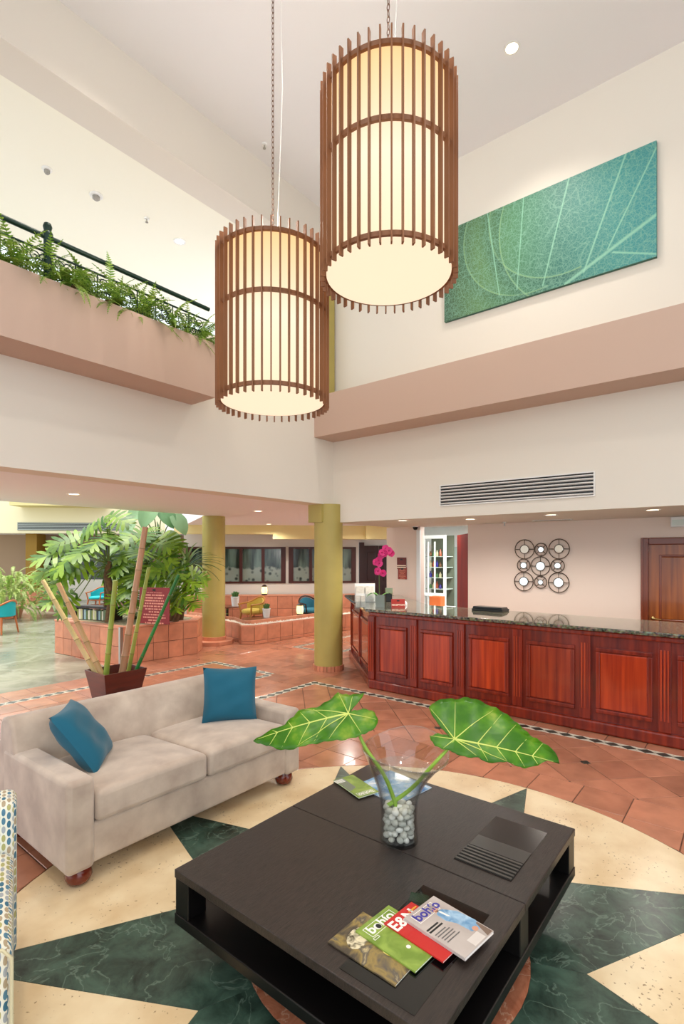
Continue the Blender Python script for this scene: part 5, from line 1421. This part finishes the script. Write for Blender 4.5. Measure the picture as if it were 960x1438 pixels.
for lab, b0, t0, f1, r, m_ in [('pale thin bamboo pole leaning furthest outward from the planter box', (127, 944), (60, 815), 6.75, .033, BPALE), ('dry tan bamboo pole leaning beside the pale one', (138, 946), (82, 819), 6.65, .036, BTAN), ('yellow green upright bamboo pole in the planter box', (149, 945), (162, 815), 6.5, .036, BGRN),
        ('tallest thick tan bamboo pole in the planter box', (172, 942), (204, 740), 6.7, .045, BBRN), ('slim yellow bamboo pole beside the tallest pole', (181, 939), (209, 797), 6.8, .028, BYEL), ('slim deep green bamboo pole at the planter box edge', (202, 938), (251, 807), 6.7, .025, BDKG)]:
    B = onZ(b0[0], b0[1], .40); 
    B.x = min(max(B.x, X0+.08), X1-.09); B.y = min(max(B.y, Y0+.09), Y1-.09)
    T_ = atD(t0[0], t0[1], f1); d_ = (T_-B).normalized(); foot = B - d_*((B.z-.035)/d_.z)
    cc = Vector(((X0+X1)/2, (Y0+Y1)/2, foot.z)); foot = cc + (foot-cc)*min(1, .165/max((foot-cc).length, .001)); d_ = (T_-foot).normalized(); L_ = (T_-foot).length
    t = thing('bamboo_pole', lab, 'bamboo', foot)
    prof_ = []; nz_ = int(L_/.27); seg_ = L_/nz_; pts = []; rad = []; tp_ = 1-.25
    for i in range(nz_):
        z0 = i*seg_
        for u, q_ in ((0, 1.12), (.04, 1.0), (.5, .97), (.96, 1.0)): pts.append(foot+d_*(z0+u*seg_)); rad.append(r*q_*(1-.22*(z0/L_)))
    pts.append(T_); rad.append(r*.8)
    cu_ = MB().tube(pts, rad, 14).build('culm', m_, t, smooth=60, rel='world')
    for i in range(1, nz_): MB().tube([foot+d_*(i*seg_-.004), foot+d_*(i*seg_+.004)], r*1.14*(1-.22*i/nz_), 14).build('node_ring', BNODE, t, rel='world').parent = cu_
# ================================================================== LEAF CANVAS
def canvas_mat(y0, y1, z0, z1):
    m, N, L, b = nodes_of('leaf photograph print'); tc = N.new('ShaderNodeTexCoord'); sp_ = N.new('ShaderNodeSeparateXYZ'); L.new(tc.outputs['Generated'], sp_.inputs[0])
    def mt(op, a, v=None, bb=None, c=None):
        n_ = N.new('ShaderNodeMath'); n_.operation = op
        if isinstance(a, float): n_.inputs[0].default_value = a
        else: L.new(a, n_.inputs[0])
        if bb is not None: L.new(bb, n_.inputs[1])
        elif v is not None: n_.inputs[1].default_value = v
        if c is not None:
            if isinstance(c, float): n_.inputs[2].default_value = c
            else: L.new(c, n_.inputs[2])
        return n_.outputs[0]
    u = mt('SUBTRACT', 1.0, bb=sp_.outputs['Y']); u = mt('MULTIPLY', u, 2.0); v = sp_.outputs['Z']    # u 0..2 left to right, v 0..1
    obj = N.new('ShaderNodeCombineXYZ'); L.new(u, obj.inputs[0]); L.new(v, obj.inputs[1])
    g = N.new('ShaderNodeValToRGB'); e = g.color_ramp.elements; e[0].position = 0; e[0].color = lin((58, 88, 66)); e[1].position = 1; e[1].color = lin((56, 140, 142))
    for p, c in ((.2, (92, 130, 80)), (.38, (76, 128, 90)), (.6, (54, 116, 104)), (.85, (56, 138, 134))): k = e.new(p); k.color = lin(c)
    L.new(mt('MULTIPLY', u, .5), g.inputs[0]); col = g.outputs[0]
    def mixc(fac, a, c, blend='MIX'):
        mx = N.new('ShaderNodeMix'); mx.data_type = 'RGBA'; mx.blend_type = blend; L.new(fac, mx.inputs[0]); L.new(a, mx.inputs[6])
        mx.inputs[7].default_value = c; return mx.outputs[2]
    # overlapping leaf margins: circles (cx, cy, r); darken just outside each margin, bright line on it
    for cx, cy, r in ((.95, .75, .72), (1.25, .85, .74), (1.6, .70, .98)):
        du = mt('SUBTRACT', u, cx); dv = mt('SUBTRACT', v, cy); d = mt('SQRT', mt('ADD', mt('MULTIPLY', du, bb=du), bb=mt('MULTIPLY', dv, bb=dv)))
        s = mt('SUBTRACT', d, r)
        mr = N.new('ShaderNodeMapRange'); mr.inputs[1].default_value = 0; mr.inputs[2].default_value = .16; mr.inputs[3].default_value = .5; mr.inputs[4].default_value = 0; L.new(s, mr.inputs[0])
        lft = mt('LESS_THAN', u, cx+.15); out_ = mt('MULTIPLY', mt('MULTIPLY', mr.outputs[0], bb=mt('GREATER_THAN', s, 0.0)), bb=lft); col = mixc(out_, col, lin((40, 84, 70)))
        ln = mt('MULTIPLY', mt('LESS_THAN', mt('ABSOLUTE', s), .007), bb=lft); col = mixc(mt('MULTIPLY', ln, .45), col, lin((160, 200, 140)))
    # vein network at three scales
    nz = N.new('ShaderNodeTexNoise'); nz.inputs['Scale'].default_value = 3; L.new(obj.outputs[0], nz.inputs['Vector'])
    wv = N.new('ShaderNodeVectorMath'); wv.operation = 'MULTIPLY_ADD'; wv.inputs[1].default_value = (.12, .12, 0); L.new(nz.outputs['Color'], wv.inputs[0]); L.new(obj.outputs[0], wv.inputs[2])
    for sc2, wd, am in ((44, .11, .5), (18, .055, .55), (6.5, .02, .5)):
        vo = N.new('ShaderNodeTexVoronoi'); vo.feature = 'DISTANCE_TO_EDGE'; vo.inputs['Scale'].default_value = sc2; L.new(wv.outputs[0], vo.inputs['Vector'])
        mr = N.new('ShaderNodeMapRange'); mr.inputs[1].default_value = 0; mr.inputs[2].default_value = wd; mr.inputs[3].default_value = am; mr.inputs[4].default_value = 0; L.new(vo.outputs['Distance'], mr.inputs[0])
        col = mixc(mr.outputs[0], col, lin((128, 176, 152)))
    # main ribs: lines a*u+b*v+c=0
    for (u0, v0, u1, v1, wd) in ((1.25, .0, 2.0, .36, .014), (1.05, .05, 1.28, .95, .006), (1.42, .06, 1.75, .95, .007), (1.62, .2, 1.98, .9, .006), (.62, .1, .50, .95, .005), (.80, .1, .86, .9, .005), (1.66, .16, 2.0, .02, .008)):
        ln_ = math.hypot(u1-u0, v1-v0); a, b2 = (v1-v0)/ln_, -(u1-u0)/ln_; c = -(a*u0+b2*v0)
        d = mt('ABSOLUTE', mt('ADD', mt('MULTIPLY', u, a), bb=mt('MULTIPLY_ADD', v, b2, c=c)))
        ins2 = mt('GREATER_THAN', mt('ADD', mt('MULTIPLY', u, (u1-u0)/ln_), bb=mt('MULTIPLY', v, (v1-v0)/ln_)), (u0*(u1-u0)+v0*(v1-v0))/ln_)
        mr = N.new('ShaderNodeMapRange'); mr.inputs[1].default_value = wd*.4; mr.inputs[2].default_value = wd*1.6; mr.inputs[3].default_value = .7; mr.inputs[4].default_value = 0; L.new(d, mr.inputs[0])
        col = mixc(mt('MULTIPLY', mr.outputs[0], bb=ins2), col, lin((150, 206, 176)))
    L.new(col, b.inputs['Base Color']); b.inputs['Roughness'].default_value = .5
    return m
cy0, cy1, cz0, cz1 = .865, 3.462, 5.205, 6.49
cv = thing('leaf_canvas', 'wide teal and green canvas print of veined leaves high on the wall', 'picture', (XU-.001, (cy0+cy1)/2, cz0))
MB().box(XU-.05, XU-.046, cy0, cy1, cz0, cz1).build('print', canvas_mat(cy0, cy1, cz0, cz1), cv, rel='world')
MB().box(XU-.046, XU-.001, cy0, cy1, cz0, cz1).build('stretcher', mat('canvas edge teal', (62, 104, 90), .7), cv, rel='world')
# ================================================================== VENT ON THE BULKHEAD
vt = thing('air_vent', 'long white louvred air vent on the bulkhead above the counter', 'vent', (XF-.001, 2.49, 2.6))
vy0, vy1, vz0_, vz1_ = 1.493, 3.488, 2.60, 2.867
MB().box(XF-.006, XF-.001, vy0, vy1, vz0_, vz1_).build('backing', BLACKM, vt, rel='world')
f = MB().box(XF-.022, XF-.001, vy0-.015, vy1+.015, vz1_, vz1_+.015).box(XF-.022, XF-.001, vy0-.015, vy1+.015, vz0_-.015, vz0_).box(XF-.022, XF-.001, vy0-.015, vy0, vz0_, vz1_).box(XF-.022, XF-.001, vy1, vy1+.015, vz0_, vz1_); f.build('frame', WHITEP, vt, rel='world')
for i in range(6):
    z = vz0_ + (vz1_-vz0_)*(i+.55)/6.1
    MB().hexa([(XF-.03, vy0, z-.006), (XF-.006, vy0, z-.016), (XF-.006, vy1, z-.016), (XF-.03, vy1, z-.006)], [(XF-.03, vy0, z+.004), (XF-.006, vy0, z-.006), (XF-.006, vy1, z-.006), (XF-.03, vy1, z+.004)]).build('louvre', WHITEP, vt, rel='world')
# ================================================================== CEILING FITTINGS
LAMPD = mat('lit downlight', (255, 240, 215), .4, emit=(255, 232, 196), es=6)
def downlight(label, x, y, z, r=.09):
    t = thing('downlight', label, 'ceiling light', (x, y, z), 0, 'recessed downlights')
    MB().lathe([(r*.72, -.004), (r, -.006), (r, 0), (r*.72, 0)], 28, cap=False).build('trim_ring', WHITEP, t, smooth=40)
    MB().lathe([(r*.72, -.003), (r*.72, -.001)], 24).build('lens', LAMPD, t)
lab = ['round recessed downlight in the white ceiling above the leaf canvas'] + ['recessed downlight in the high ceiling behind the seating %s' % s for s in ('by the armchair', 'at the open side', 'near the entrance', 'over the entrance path', 'close to the balcony beam')]
for (x, y), l in zip(HALL_SPOTS, lab): downlight(l, x, y, ZC)
q = onZ(252, 339, ZC2); downlight('recessed downlight in the cream balcony ceiling', q.x, q.y, ZC2); spot((q.x, q.y, ZC2-.05), 30, 2.2, .8)
def detector(label, p, r=.07, kind='smoke_detector'):
    t = thing(kind, label, 'smoke detector' if kind == 'smoke_detector' else 'sprinkler', p)
    MB().lathe([(r, 0), (r, -.012), (r*.9, -.02)], 24).build('base', WHITEP, t, smooth=40)
    if kind == 'smoke_detector':
        MB().lathe([(r*.55, -.02), (r*.55, -.05), (r*.35, -.065)], 20).build('sensor_cap', mat('grey plastic', (150, 146, 138), .5), t, smooth=40)
    else:
        MB().lathe([(r*.25, -.02), (r*.25, -.06)], 12).build('stem', STEEL, t, smooth=40); MB().lathe([(r*.6, -.06), (r*.6, -.065)], 12).build('deflector', STEEL, t)
for lab_, px, py, z, k in (('white smoke detector on the cream balcony ceiling above the railing post', 66, 237, ZC2, 'smoke_detector'), ('wider round detector between the smoke detector and balcony downlight', 135, 274, ZC2, 'smoke_detector'), ('tiny sprinkler head on the cream balcony ceiling', 206, 306, ZC2, 'sprinkler'), ('sprinkler head on the white ceiling beside the long lamp chain', 371, 202, ZC, 'sprinkler')):
    q = onZ(px, py, z); detector(lab_, (q.x, q.y, z), .085 if px == 135 else (.06 if k == 'smoke_detector' else .035), k)
RS = [(565, 731, 'recessed downlight in the soffit above the plaques'), (660, 729, 'recessed downlight in the soffit above the office doorway'), (773, 723, 'recessed downlight in the soffit above the mirror wall art'), (916, 716, 'recessed downlight in the soffit above the panel door')]
for px, py, l in RS:
    q = onZ(px, py, 2.43); downlight(l, q.x, q.y, 2.43); spot((q.x, q.y, 2.41), 110, 2.8, .9)
for y in (-1.2,):
    downlight('recessed downlight in the soffit at the hidden counter end', 7.4, y, 2.43); spot((7.4, y, 2.41), 45, 2.5, .9)
q = onZ(775, 730, 2.43)
dv = thing('ceiling_diffuser', 'slim dark air diffuser in the reception soffit', 'vent', (q.x, q.y, 2.43)); MB().box(-.05, .05, -.28, .28, -.008, 0).build('frame', WHITEP, dv); MB().box(-.03, .03, -.26, .26, -.0095, -.008).build('slot', BLACKM, dv)
q = onZ(708, 733, 2.43); detector('small sprinkler in the reception soffit left of the wall art', (q.x, q.y, 2.43), .03, 'sprinkler')
for x, y, l in ((3.2, 7.2, 'recessed downlight in the low ceiling above the bamboo'), (6.6, 7.3, 'recessed downlight in the low ceiling between the olive columns'), (9.0, 7.0, 'recessed downlight in the low ceiling beside the counter end'), (9.6, 10.2, 'recessed downlight above the sunken seating'), (1.0, 7.2, 'recessed downlight in the low ceiling by the marble floor'), (11.0, 8.2, 'recessed downlight above the far gravel planter')):
    downlight(l, x, y, 2.72); spot((x, y, 2.70), 190, 2.8, .9, col=(1, .96, .9))  # fittings and beams added to brighten the dim area under the low ceilings
# ================================================================== BALCONY RAILING
IRON_G = mat('dark green iron', (16, 46, 36), .4, metal=.2)
rl = thing('balcony_railing', 'dark green scrolled iron railing along the balcony', 'railing', (2.0, 5.12, ZS))
RY = 5.10; HZ = 4.825
def rp(mb, name): return mb.build(name, IRON_G, rl, rel='world', smooth=50)
rp(MB().tube([(-3, RY, HZ), (3.83, RY, HZ)], .024, 10), 'handrail'); rp(MB().tube([(-3, RY, HZ-.14), (3.83, RY, HZ-.14)], .011, 8), 'mid_rail'); rp(MB().tube([(-3, RY, ZS+.035), (3.83, RY, ZS+.035)], .011, 8), 'bottom_rail')
for x in (-1.8, .1, 2.03): rp(MB().lathe([(.045, 0), (.045, .03), (.034, .05), (.034, .40), (.046, .42), (.046, .46), (.03, .48), (.04, .52), (.03, .55), (.004, .565)], 14, (x, RY, ZS)), 'post')
def spiral(cx, cz, r, turn, flip):
    return [(cx+flip*r*(1-k/16*.75)*math.cos(turn+k*.5), RY, cz+r*(1-k/16*.75)*math.sin(turn+k*.5)) for k in range(17)]
nP = 22
for i in range(nP):
    x = -.9 + i*.212
    mb = MB(); zc = ZS+.035+.125
    mb.tube([(x, RY, ZS+.035), (x, RY, HZ-.14)], .007, 6)
    cx = x+.106
    mb.tube(spiral(cx-.045, zc+.05, .05, 0, 1), .0055, 5).tube(spiral(cx+.045, zc+.05, .05, 0, -1), .0055, 5)
    mb.tube(spiral(cx-.045, zc-.055, .045, PI, 1), .0055, 5).tube(spiral(cx+.045, zc-.055, .045, PI, -1), .0055, 5)
    mb.tube([(cx+.035*math.cos(2*PI*k/12), RY, zc+.035*math.sin(2*PI*k/12)) for k in range(12)], .005, 5, closed=True)
    rp(mb, 'scroll_panel')
# ================================================================== FERNS AND PLANTS
def foliage_mat(name, c, c2, trans=.25, rough=.4):
    m, N, L, b = nodes_of(name); oi = N.new('ShaderNodeObjectInfo'); geo = N.new('ShaderNodeNewGeometry')
    ad = N.new('ShaderNodeMath'); ad.operation = 'ADD'; L.new(oi.outputs['Random'], ad.inputs[0]); L.new(geo.outputs['Random Per Island'], ad.inputs[1]); fr = N.new('ShaderNodeMath'); fr.operation = 'FRACT'; L.new(ad.outputs[0], fr.inputs[0])
    mx = N.new('ShaderNodeMix'); mx.data_type = 'RGBA'; L.new(fr.outputs[0], mx.inputs[0]); mx.inputs[6].default_value = lin(c); mx.inputs[7].default_value = lin(c2); L.new(mx.outputs[2], b.inputs['Base Color']); b.inputs['Roughness'].default_value = rough
    tl_ = N.new('ShaderNodeBsdfTranslucent'); L.new(mx.outputs[2], tl_.inputs[0]); ms = N.new('ShaderNodeMixShader'); ms.inputs[0].default_value = trans; L.new(b.outputs[0], ms.inputs[1]); L.new(tl_.outputs[0], ms.inputs[2]); L.new(ms.outputs[0], N['Material Output'].inputs[0])
    return m
FERN = foliage_mat('fern green', (96, 142, 44), (166, 194, 84)); PHILO = foliage_mat('philodendron green', (60, 104, 14), (140, 172, 36)); BIGL = foliage_mat('pale broad leaf', (104, 146, 96), (168, 196, 150)); STRAP = foliage_mat('strap leaf', (72, 112, 54), (142, 168, 96)); FERN2 = foliage_mat('bright feathery fern', (120, 150, 60), (196, 206, 124)); BARK = mat('plant trunk', (120, 92, 60), .9, col2=(84, 60, 40), var=.3, vscale=14, bump=.5, bscale=20); PETI = mat('leaf petiole', (110, 130, 60), .5)
def frond_mesh(name, m, arch, pin=.16, n=17, droop=.55):
    mb = MB(); P = []
    for i in range(n+1):
        t = i/n; P.append(Vector((t*(1-.12*arch*t), 0, arch*(t*.9-droop*2*t*t))))
    mb.tube(P[::2]+[P[-1]], .006, 4)
    for i in range(1, n):
        t = i/n; w = pin*math.sin(PI*(.08+.9*t)**.75)*(1.0); d = (P[min(i+1, n)]-P[i-1]).normalized()
        for s_ in (-1, 1):
            a = P[i]-d*.020; b_2 = P[i]+d*.020; tip = P[i]+Vector((0, s_*w, -.15*w))+d*w*.35; mid = P[i]+Vector((0, s_*w*.5, .06*w))+d*(w*.17+.018); mid2 = P[i]+Vector((0, s_*w*.5, .06*w))+d*(w*.17-.016)
            mb.add([a, b_2, mid, tip, mid2], [(0, 1, 2, 4), (4, 2, 3)])
    return mb.mesh(name, m, None, False)
fr_me = [frond_mesh('frond', FERN, .5, .13), frond_mesh('frond', FERN, .75, .12, droop=.6), frond_mesh('frond', FERN, .3, .12, droop=.9)]
fr2 = [frond_mesh('frond', FERN2, .6, .10, 20), frond_mesh('frond', FERN2, .8, .09, 20, .65), frond_mesh('frond', FERN, .5, .10, 20, .8)]
def fern(label, x, y, z, n, size, meshes, cat='fern', group=None, spread=(0, 2*PI), up=.35):
    t = thing('fern', label, cat, (x, y, z), 0, group)
    MB().ball((0, 0, .02), .06, .06, .03, 8, 6).build('crown', BARK, t)
    for k in range(n):
        a = random.uniform(*spread); el = random.uniform(-.25, .9)*up*2
        d = Vector((math.cos(a)*math.cos(el), math.sin(a)*math.cos(el), math.sin(el)))
        inst('frond', random.choice(meshes), t, frame((0, 0, .03), d, (0, 0, 1), size*random.uniform(.65, 1.1)))
    return t
random.seed(12)
fl_lab = ['at the far left end of the railing', 'left of the railing post', 'tucked against the railing post', 'right after the railing post', 'hanging lowest over the slab edge', 'on the third scroll panel from the post', 'under the mid railing', 'beyond the tall upright frond', 'towards the balcony end', 'next to the balcony end', 'at the very end of the balcony beside the lamp']
for i in range(13):
    x = 1.15 + i*.22 + random.uniform(-.05, .05)
    fern('green fern spilling through the iron balcony railing', x, 5.13+random.uniform(-.02, .05), ZS, 19, .44, fr_me, 'fern', 'ferns along the balcony railing', (PI*.85, PI*2.15), .75)
t = fern('fern with a long frond hanging down over the balcony slab', 2.28, 5.06, ZS+.02, 3, .3, fr_me, 'fern', 'ferns along the balcony railing', (PI*1.3, PI*1.7), .4)
inst('frond', fr_me[2], t, frame((-.08, -.03, .04), (.05, -.55, -.35), (0, -.4, 1), .36)); inst('frond', fr_me[2], t, frame((-.02, -.03, .04), (.1, -.5, -.4), (0, -.4, 1), .32))
t = fern('fern with tall upright frond above the handrail', 2.62, 5.10, ZS+.02, 4, .3, fr_me, 'fern', 'ferns along the balcony railing', (PI, 2*PI), .8)
inst('frond', fr_me[0], t, frame((0, 0, .12), (-.15, -.2, 1), (-.2, -1, 0), .42))
# feathery fern on the grey floor at left, with a tiled planter beyond
q = onZ(16, 868)
random.seed(31)
t = thing('feathery_fern', 'large feathery pale green fern bush beside the turquoise chair', 'fern', (q.x, q.y, 0))
MB().lathe([(.25, 0), (.32, .3), (.34, .35), (.30, .35), (.28, .3)], 20).build('pot', TERRA_W, t, smooth=50)
for k in range(270):
    a = random.uniform(0, 2*PI); rr_ = .95*math.sqrt(random.random()); zz = .25+random.random()*(1.25-.45*rr_); el = random.uniform(-.5, .9)
    d = Vector((math.cos(a)*math.cos(el), math.sin(a)*math.cos(el), math.sin(el)))
    inst('frond', random.choice(fr2), t, frame((rr_*math.cos(a), rr_*math.sin(a), zz), d, (0, 0, 1), random.uniform(.55, .95)))
q0 = onZ(42, 848); q1 = onZ(72, 848)
pf = thing('tiled_planter', 'small square terracotta tiled planter far across the atrium', 'planter', ((q0.x+q1.x)/2, (q0.y+q1.y)/2, 0))
c_ = Vector(((q0.x+q1.x)/2, (q0.y+q1.y)/2)); hw_ = .55
sq = [(c_.x-hw_, c_.y-hw_), (c_.x+hw_, c_.y-hw_), (c_.x+hw_, c_.y+hw_), (c_.x-hw_, c_.y+hw_)]
MB().prism(sq, 0, .56).build('core', GROUT, pf, rel='world'); tiled_run(pf, sq, 0, .56, 2, .28, closed=True)
# --- philodendrons
def lobed_mesh():
    mb = MB(); nl = 7
    vs = []; fs = []
    def pt(x, y): return (x, y, -.22*(x*x*.55+y*y*1.6)+.03*abs(y))
    for s_ in (-1, 1):
        for i in range(nl):
            t0, t1 = i/nl, (i+1)/nl; tm = (t0+t1)/2
            ln_ = .52*math.sin(PI*(.16+.74*(1-tm)))**.8*(1 if i else .85); ang = math.radians(118-88*tm)
            base0, base1 = (t0*.92, 0), (t1*.92, 0); wdt = .062
            ux, uy = math.cos(ang), math.sin(ang)*s_
            c1 = (tm*.92+ux*ln_*.35, uy*ln_*.35); c2 = (tm*.92+ux*ln_*.75, uy*ln_*.75); tip = (tm*.92+ux*ln_, uy*ln_)
            px_, py_ = -uy*s_, ux*s_
            a = [base0, base1, (c1[0]-px_*wdt*1.0*s_*s_, c1[1]-py_*wdt), (c1[0]+px_*wdt, c1[1]+py_*wdt), (c2[0]-px_*wdt*.9, c2[1]-py_*wdt*.9), (c2[0]+px_*wdt*.9, c2[1]+py_*wdt*.9), tip]
            # order so that side 2/4 is nearer base1, 3/5 nearer base0
            n0 = len(vs); vs += [pt(*p) for p in a]
            if (a[2][0]-a[3][0]) < 0: i2_, i3, i4, i5 = 3, 2, 5, 4
            else: i2_, i3, i4, i5 = 2, 3, 4, 5
            fs += [(n0, n0+1, n0+i2_, n0+i3), (n0+i3, n0+i2_, n0+i4, n0+i5), (n0+i5, n0+i4, n0+6)]
    n0 = len(vs); vs += [pt(.9, -.04), pt(1.12, 0), pt(.9, .04)]; fs.append((n0, n0+1, n0+2))
    mb.add(vs, fs); return mb.mesh('leaf', PHILO, None, False)
LOB = lobed_mesh()
def broad_mesh(m, w=.36):
    mb = MB(); vs = []; fs = []; n = 9
    for i in range(n+1):
        t = i/n; ww = w*math.sin(PI*min(1, .18+.82*t))**.7*(1 if t < 1 else 0); x = t-.1
        for j in (-1, -.5, 0, .5, 1): vs.append((x, j*ww, .10*abs(j)*ww*3-.18*x*x+.01*math.sin(i*2)*abs(j)))
    for i in range(n):
        for j in range(4): fs.append((i*5+j, (i+1)*5+j, (i+1)*5+j+1, i*5+j+1))
    mb.add(vs, fs); return mb.mesh('leaf', m, 80, False)
BRO = broad_mesh(BIGL); BROG = broad_mesh(PHILO, .3)
def strap_mesh():
    mb = MB(); vs = []; fs = []; n = 8
    for i in range(n+1):
        t = i/n; w = .035*math.sin(PI*(.12+.88*t))**.6 if t < 1 else .001
        vs += [(t*(1-.15*t), -w, .35*t-.55*t*t), (t*(1-.15*t), 0, .35*t-.55*t*t-.012), (t*(1-.15*t), w, .35*t-.55*t*t)]
    for i in range(n):
        for j in range(2): fs.append((i*3+j, (i+1)*3+j, (i+1)*3+j+1, i*3+j+1))
    mb.add(vs, fs); return mb.mesh('leaf', STRAP, 80, False)
STR = strap_mesh()
def leafy(name, label, cat, root, crown, trunk_r, leaves, mesh_, zup=(0, 0, 1), wob=.25, petiole=True, drop=.35):
    t = thing(name, label, cat, root); path = [root, root.lerp(crown, .4)+Vector((.04, -.03, 0)), root.lerp(crown, .75)+Vector((-.02, .03, 0)), crown]
    MB().tube(path, [trunk_r*1.15, trunk_r, trunk_r*.95, trunk_r*.7], 10).build('trunk', BARK, t, smooth=60, rel='world')
    inv = t.matrix_basis.inverted()
    for (px, py, d, s_) in leaves:
        c = atD(px, py, d); out = c-crown; fl2 = Vector((out.x, out.y, 0)); 
        if fl2.length < .05: fl2 = Vector((random.uniform(-1, 1), random.uniform(-1, 1), 0))
        dirn = (fl2.normalized()+Vector((random.uniform(-.3, .3), random.uniform(-.3, .3), -drop+random.uniform(-.25, .1)))).normalized()
        base = c - dirn*s_*.45
        upv = Vector((0, 0, 1))*.8 + toC*.75 + Vector((random.uniform(-wob, wob), random.uniform(-wob, wob), 0))
        inst('leaf', mesh_, t, inv @ frame(base, dirn, upv, s_))
        if petiole:
            mid = (crown+base)/2 + Vector((0, 0, .10)); MB().tube([crown-Vector((0, 0, .05)), mid, base], [.014, .011, .008], 6).build('petiole', PETI, t, smooth=60, rel='world')
    return t
random.seed(44)
r0 = atD(153, 868, 9.7); r0.z = ZP-.02
leafy('philodendron', 'tall philodendron with deeply cut leaves and scarred trunk in the planter', 'plant', r0, atD(153, 788, 9.7), .07,
      [(165, 727, 9.6, .55), (135, 738, 9.8, .5), (118, 747, 9.6, .62), (95, 757, 9.5, .6), (78, 776, 9.4, .68), (98, 783, 9.3, .72), (72, 797, 9.4, .6), (90, 812, 9.3, .62), (122, 771, 9.3, .66), (140, 757, 9.5, .6), (110, 800, 9.3, .6), (84, 838, 9.3, .55), (96, 850, 9.35, .45), (130, 795, 9.9, .5), (160, 752, 9.9, .5)], LOB)
r0 = atD(205, 868, 10.2); r0.z = ZP-.02
leafy('philodendron', 'bright green cut-leaf philodendron behind the red notice board', 'plant', r0, atD(205, 795, 10.2), .06,
      [(188, 752, 10, .62), (205, 748, 10.1, .62), (222, 762, 9.9, .6), (238, 757, 10, .55), (178, 775, 9.9, .62), (200, 772, 9.8, .66), (228, 782, 9.8, .6), (165, 797, 9.9, .56), (186, 800, 9.8, .6), (244, 782, 9.9, .5), (215, 800, 9.9, .55), (170, 815, 10, .5), (235, 805, 10, .5)], LOB)
r0 = atD(222, 862, 11.2); r0.z = 0.60
leafy('broad_leaf_tree', 'tall plant with very broad pale leaves rising behind the philodendrons', 'plant', r0, atD(222, 770, 11.0), .05,
      [(185, 728, 11, .52), (206, 726, 10.8, .55), (236, 728, 11, .52), (198, 748, 11.2, .6), (254, 738, 11.1, .5), (176, 746, 11.3, .55), (224, 750, 11.2, .5), (246, 762, 11.2, .5)], BRO, wob=.5, drop=1.1)
r0 = atD(185, 868, 10.6); r0.z = ZP-.02
leafy('broad_leaf_plant', 'dark green broad leaved plant between the two philodendrons', 'plant', r0, atD(180, 800, 10.6), .04, [(168, 765, 10.4, .7), (184, 782, 10.4, .7), (160, 812, 10.4, .6), (196, 815, 10.4, .6), (176, 830, 10.3, .5), (210, 838, 10.3, .5)], BROG, wob=.5)
for lab_, px, d, lv in (('bushy low philodendron under the tall one, right of the notice board', 246, 9.7, [(250, 800, 9.6, .5), (262, 815, 9.6, .5), (240, 818, 9.5, .52), (272, 830, 9.55, .42), (252, 835, 9.4, .5), (266, 845, 9.4, .42), (243, 846, 9.4, .45), (230, 795, 9.6, .5), (275, 808, 9.8, .45)]),
                        ('bushy low philodendron filling the gap behind the tallest bamboo', 182, 9.9, [(172, 790, 9.7, .55), (190, 812, 9.6, .5), (176, 825, 9.6, .52), (166, 838, 9.6, .45), (188, 838, 9.6, .45), (200, 808, 9.8, .5), (180, 850, 9.5, .4), (215, 812, 9.7, .5)])):
    r0 = atD(px, 866, d); r0.z = ZP-.02; leafy('philodendron', lab_, 'plant', r0, atD(px, 840, d), .05, lv, LOB, wob=.6)
def rosette(label, crown, n, s_, root):
    t = thing('dracaena', label, 'plant', root); inv = t.matrix_basis.inverted()
    MB().tube([root, root.lerp(crown, .5)+Vector((.03, .02, 0)), crown], [.05, .045, .04], 8).build('trunk', BARK, t, smooth=60, rel='world')
    for k in range(n):
        a = random.uniform(0, 2*PI); el = random.uniform(-.3, 1.3); d = Vector((math.cos(a)*math.cos(el), math.sin(a)*math.cos(el), math.sin(el)))
        inst('leaf', STR, t, inv @ frame(crown, d, (0, 0, 1), s_*random.uniform(.7, 1.1)))
for lab_, px, py, d, n, s_ in (('spiky dracaena with striped strap leaves next to the octagonal step column', 262, 798, 9.9, 42, .78), ('spiky dracaena under the philodendron crown beside its trunk', 148, 800, 9.9, 30, .62), ('low spiky dracaena behind the notice board', 246, 822, 9.8, 34, .6)):
    cr_ = atD(px, py, d); rt_ = Vector((min(cr_.x, 6.2), max(cr_.y, 8.7), ZP-.02)); rosette(lab_, cr_, n, s_, rt_)
random.seed(77)
for lab_, px, py in (('low fern at the planter corner by the octagonal step column', 268, 862), ('low fern beside the notice board post', 245, 860), ('small fern in the planter gravel behind the deep green bamboo', 256, 850), ('low fern behind the book rack', 172, 866), ('small fern under the leaning bamboo', 160, 862)):
    q = onZ(px, py, ZP-.01); q.y = min(max(q.y, 8.75), 9.6); q.x = min(max(q.x, 4.8), 5.95); fern(lab_, q.x, q.y, ZP-.015, 20, .42, fr_me, 'fern', None, (0, 2*PI), .5)
q = onZ(318, 853, ZR); fern('small trailing fern on the gravel planter behind the column', 7.68, 9.9, ZR-.02, 18, .35, fr_me, 'fern', None, (0, 2*PI), .5)
# added point lights above the closed drum tops, brightening ceiling and upper walls
for p in (p1, p2):
    l = bpy.data.lights.new('pendant_bulb', 'POINT'); l.energy = 40; l.color = (1, .93, .82); l.shadow_soft_size = .25
    o = bpy.data.objects.new('pendant_bulb', l); COL.objects.link(o); o.location = (p.x, p.y, p.z+1.42)
for o in list(bpy.data.objects):
    if '_fc' in o: del o['_fc']
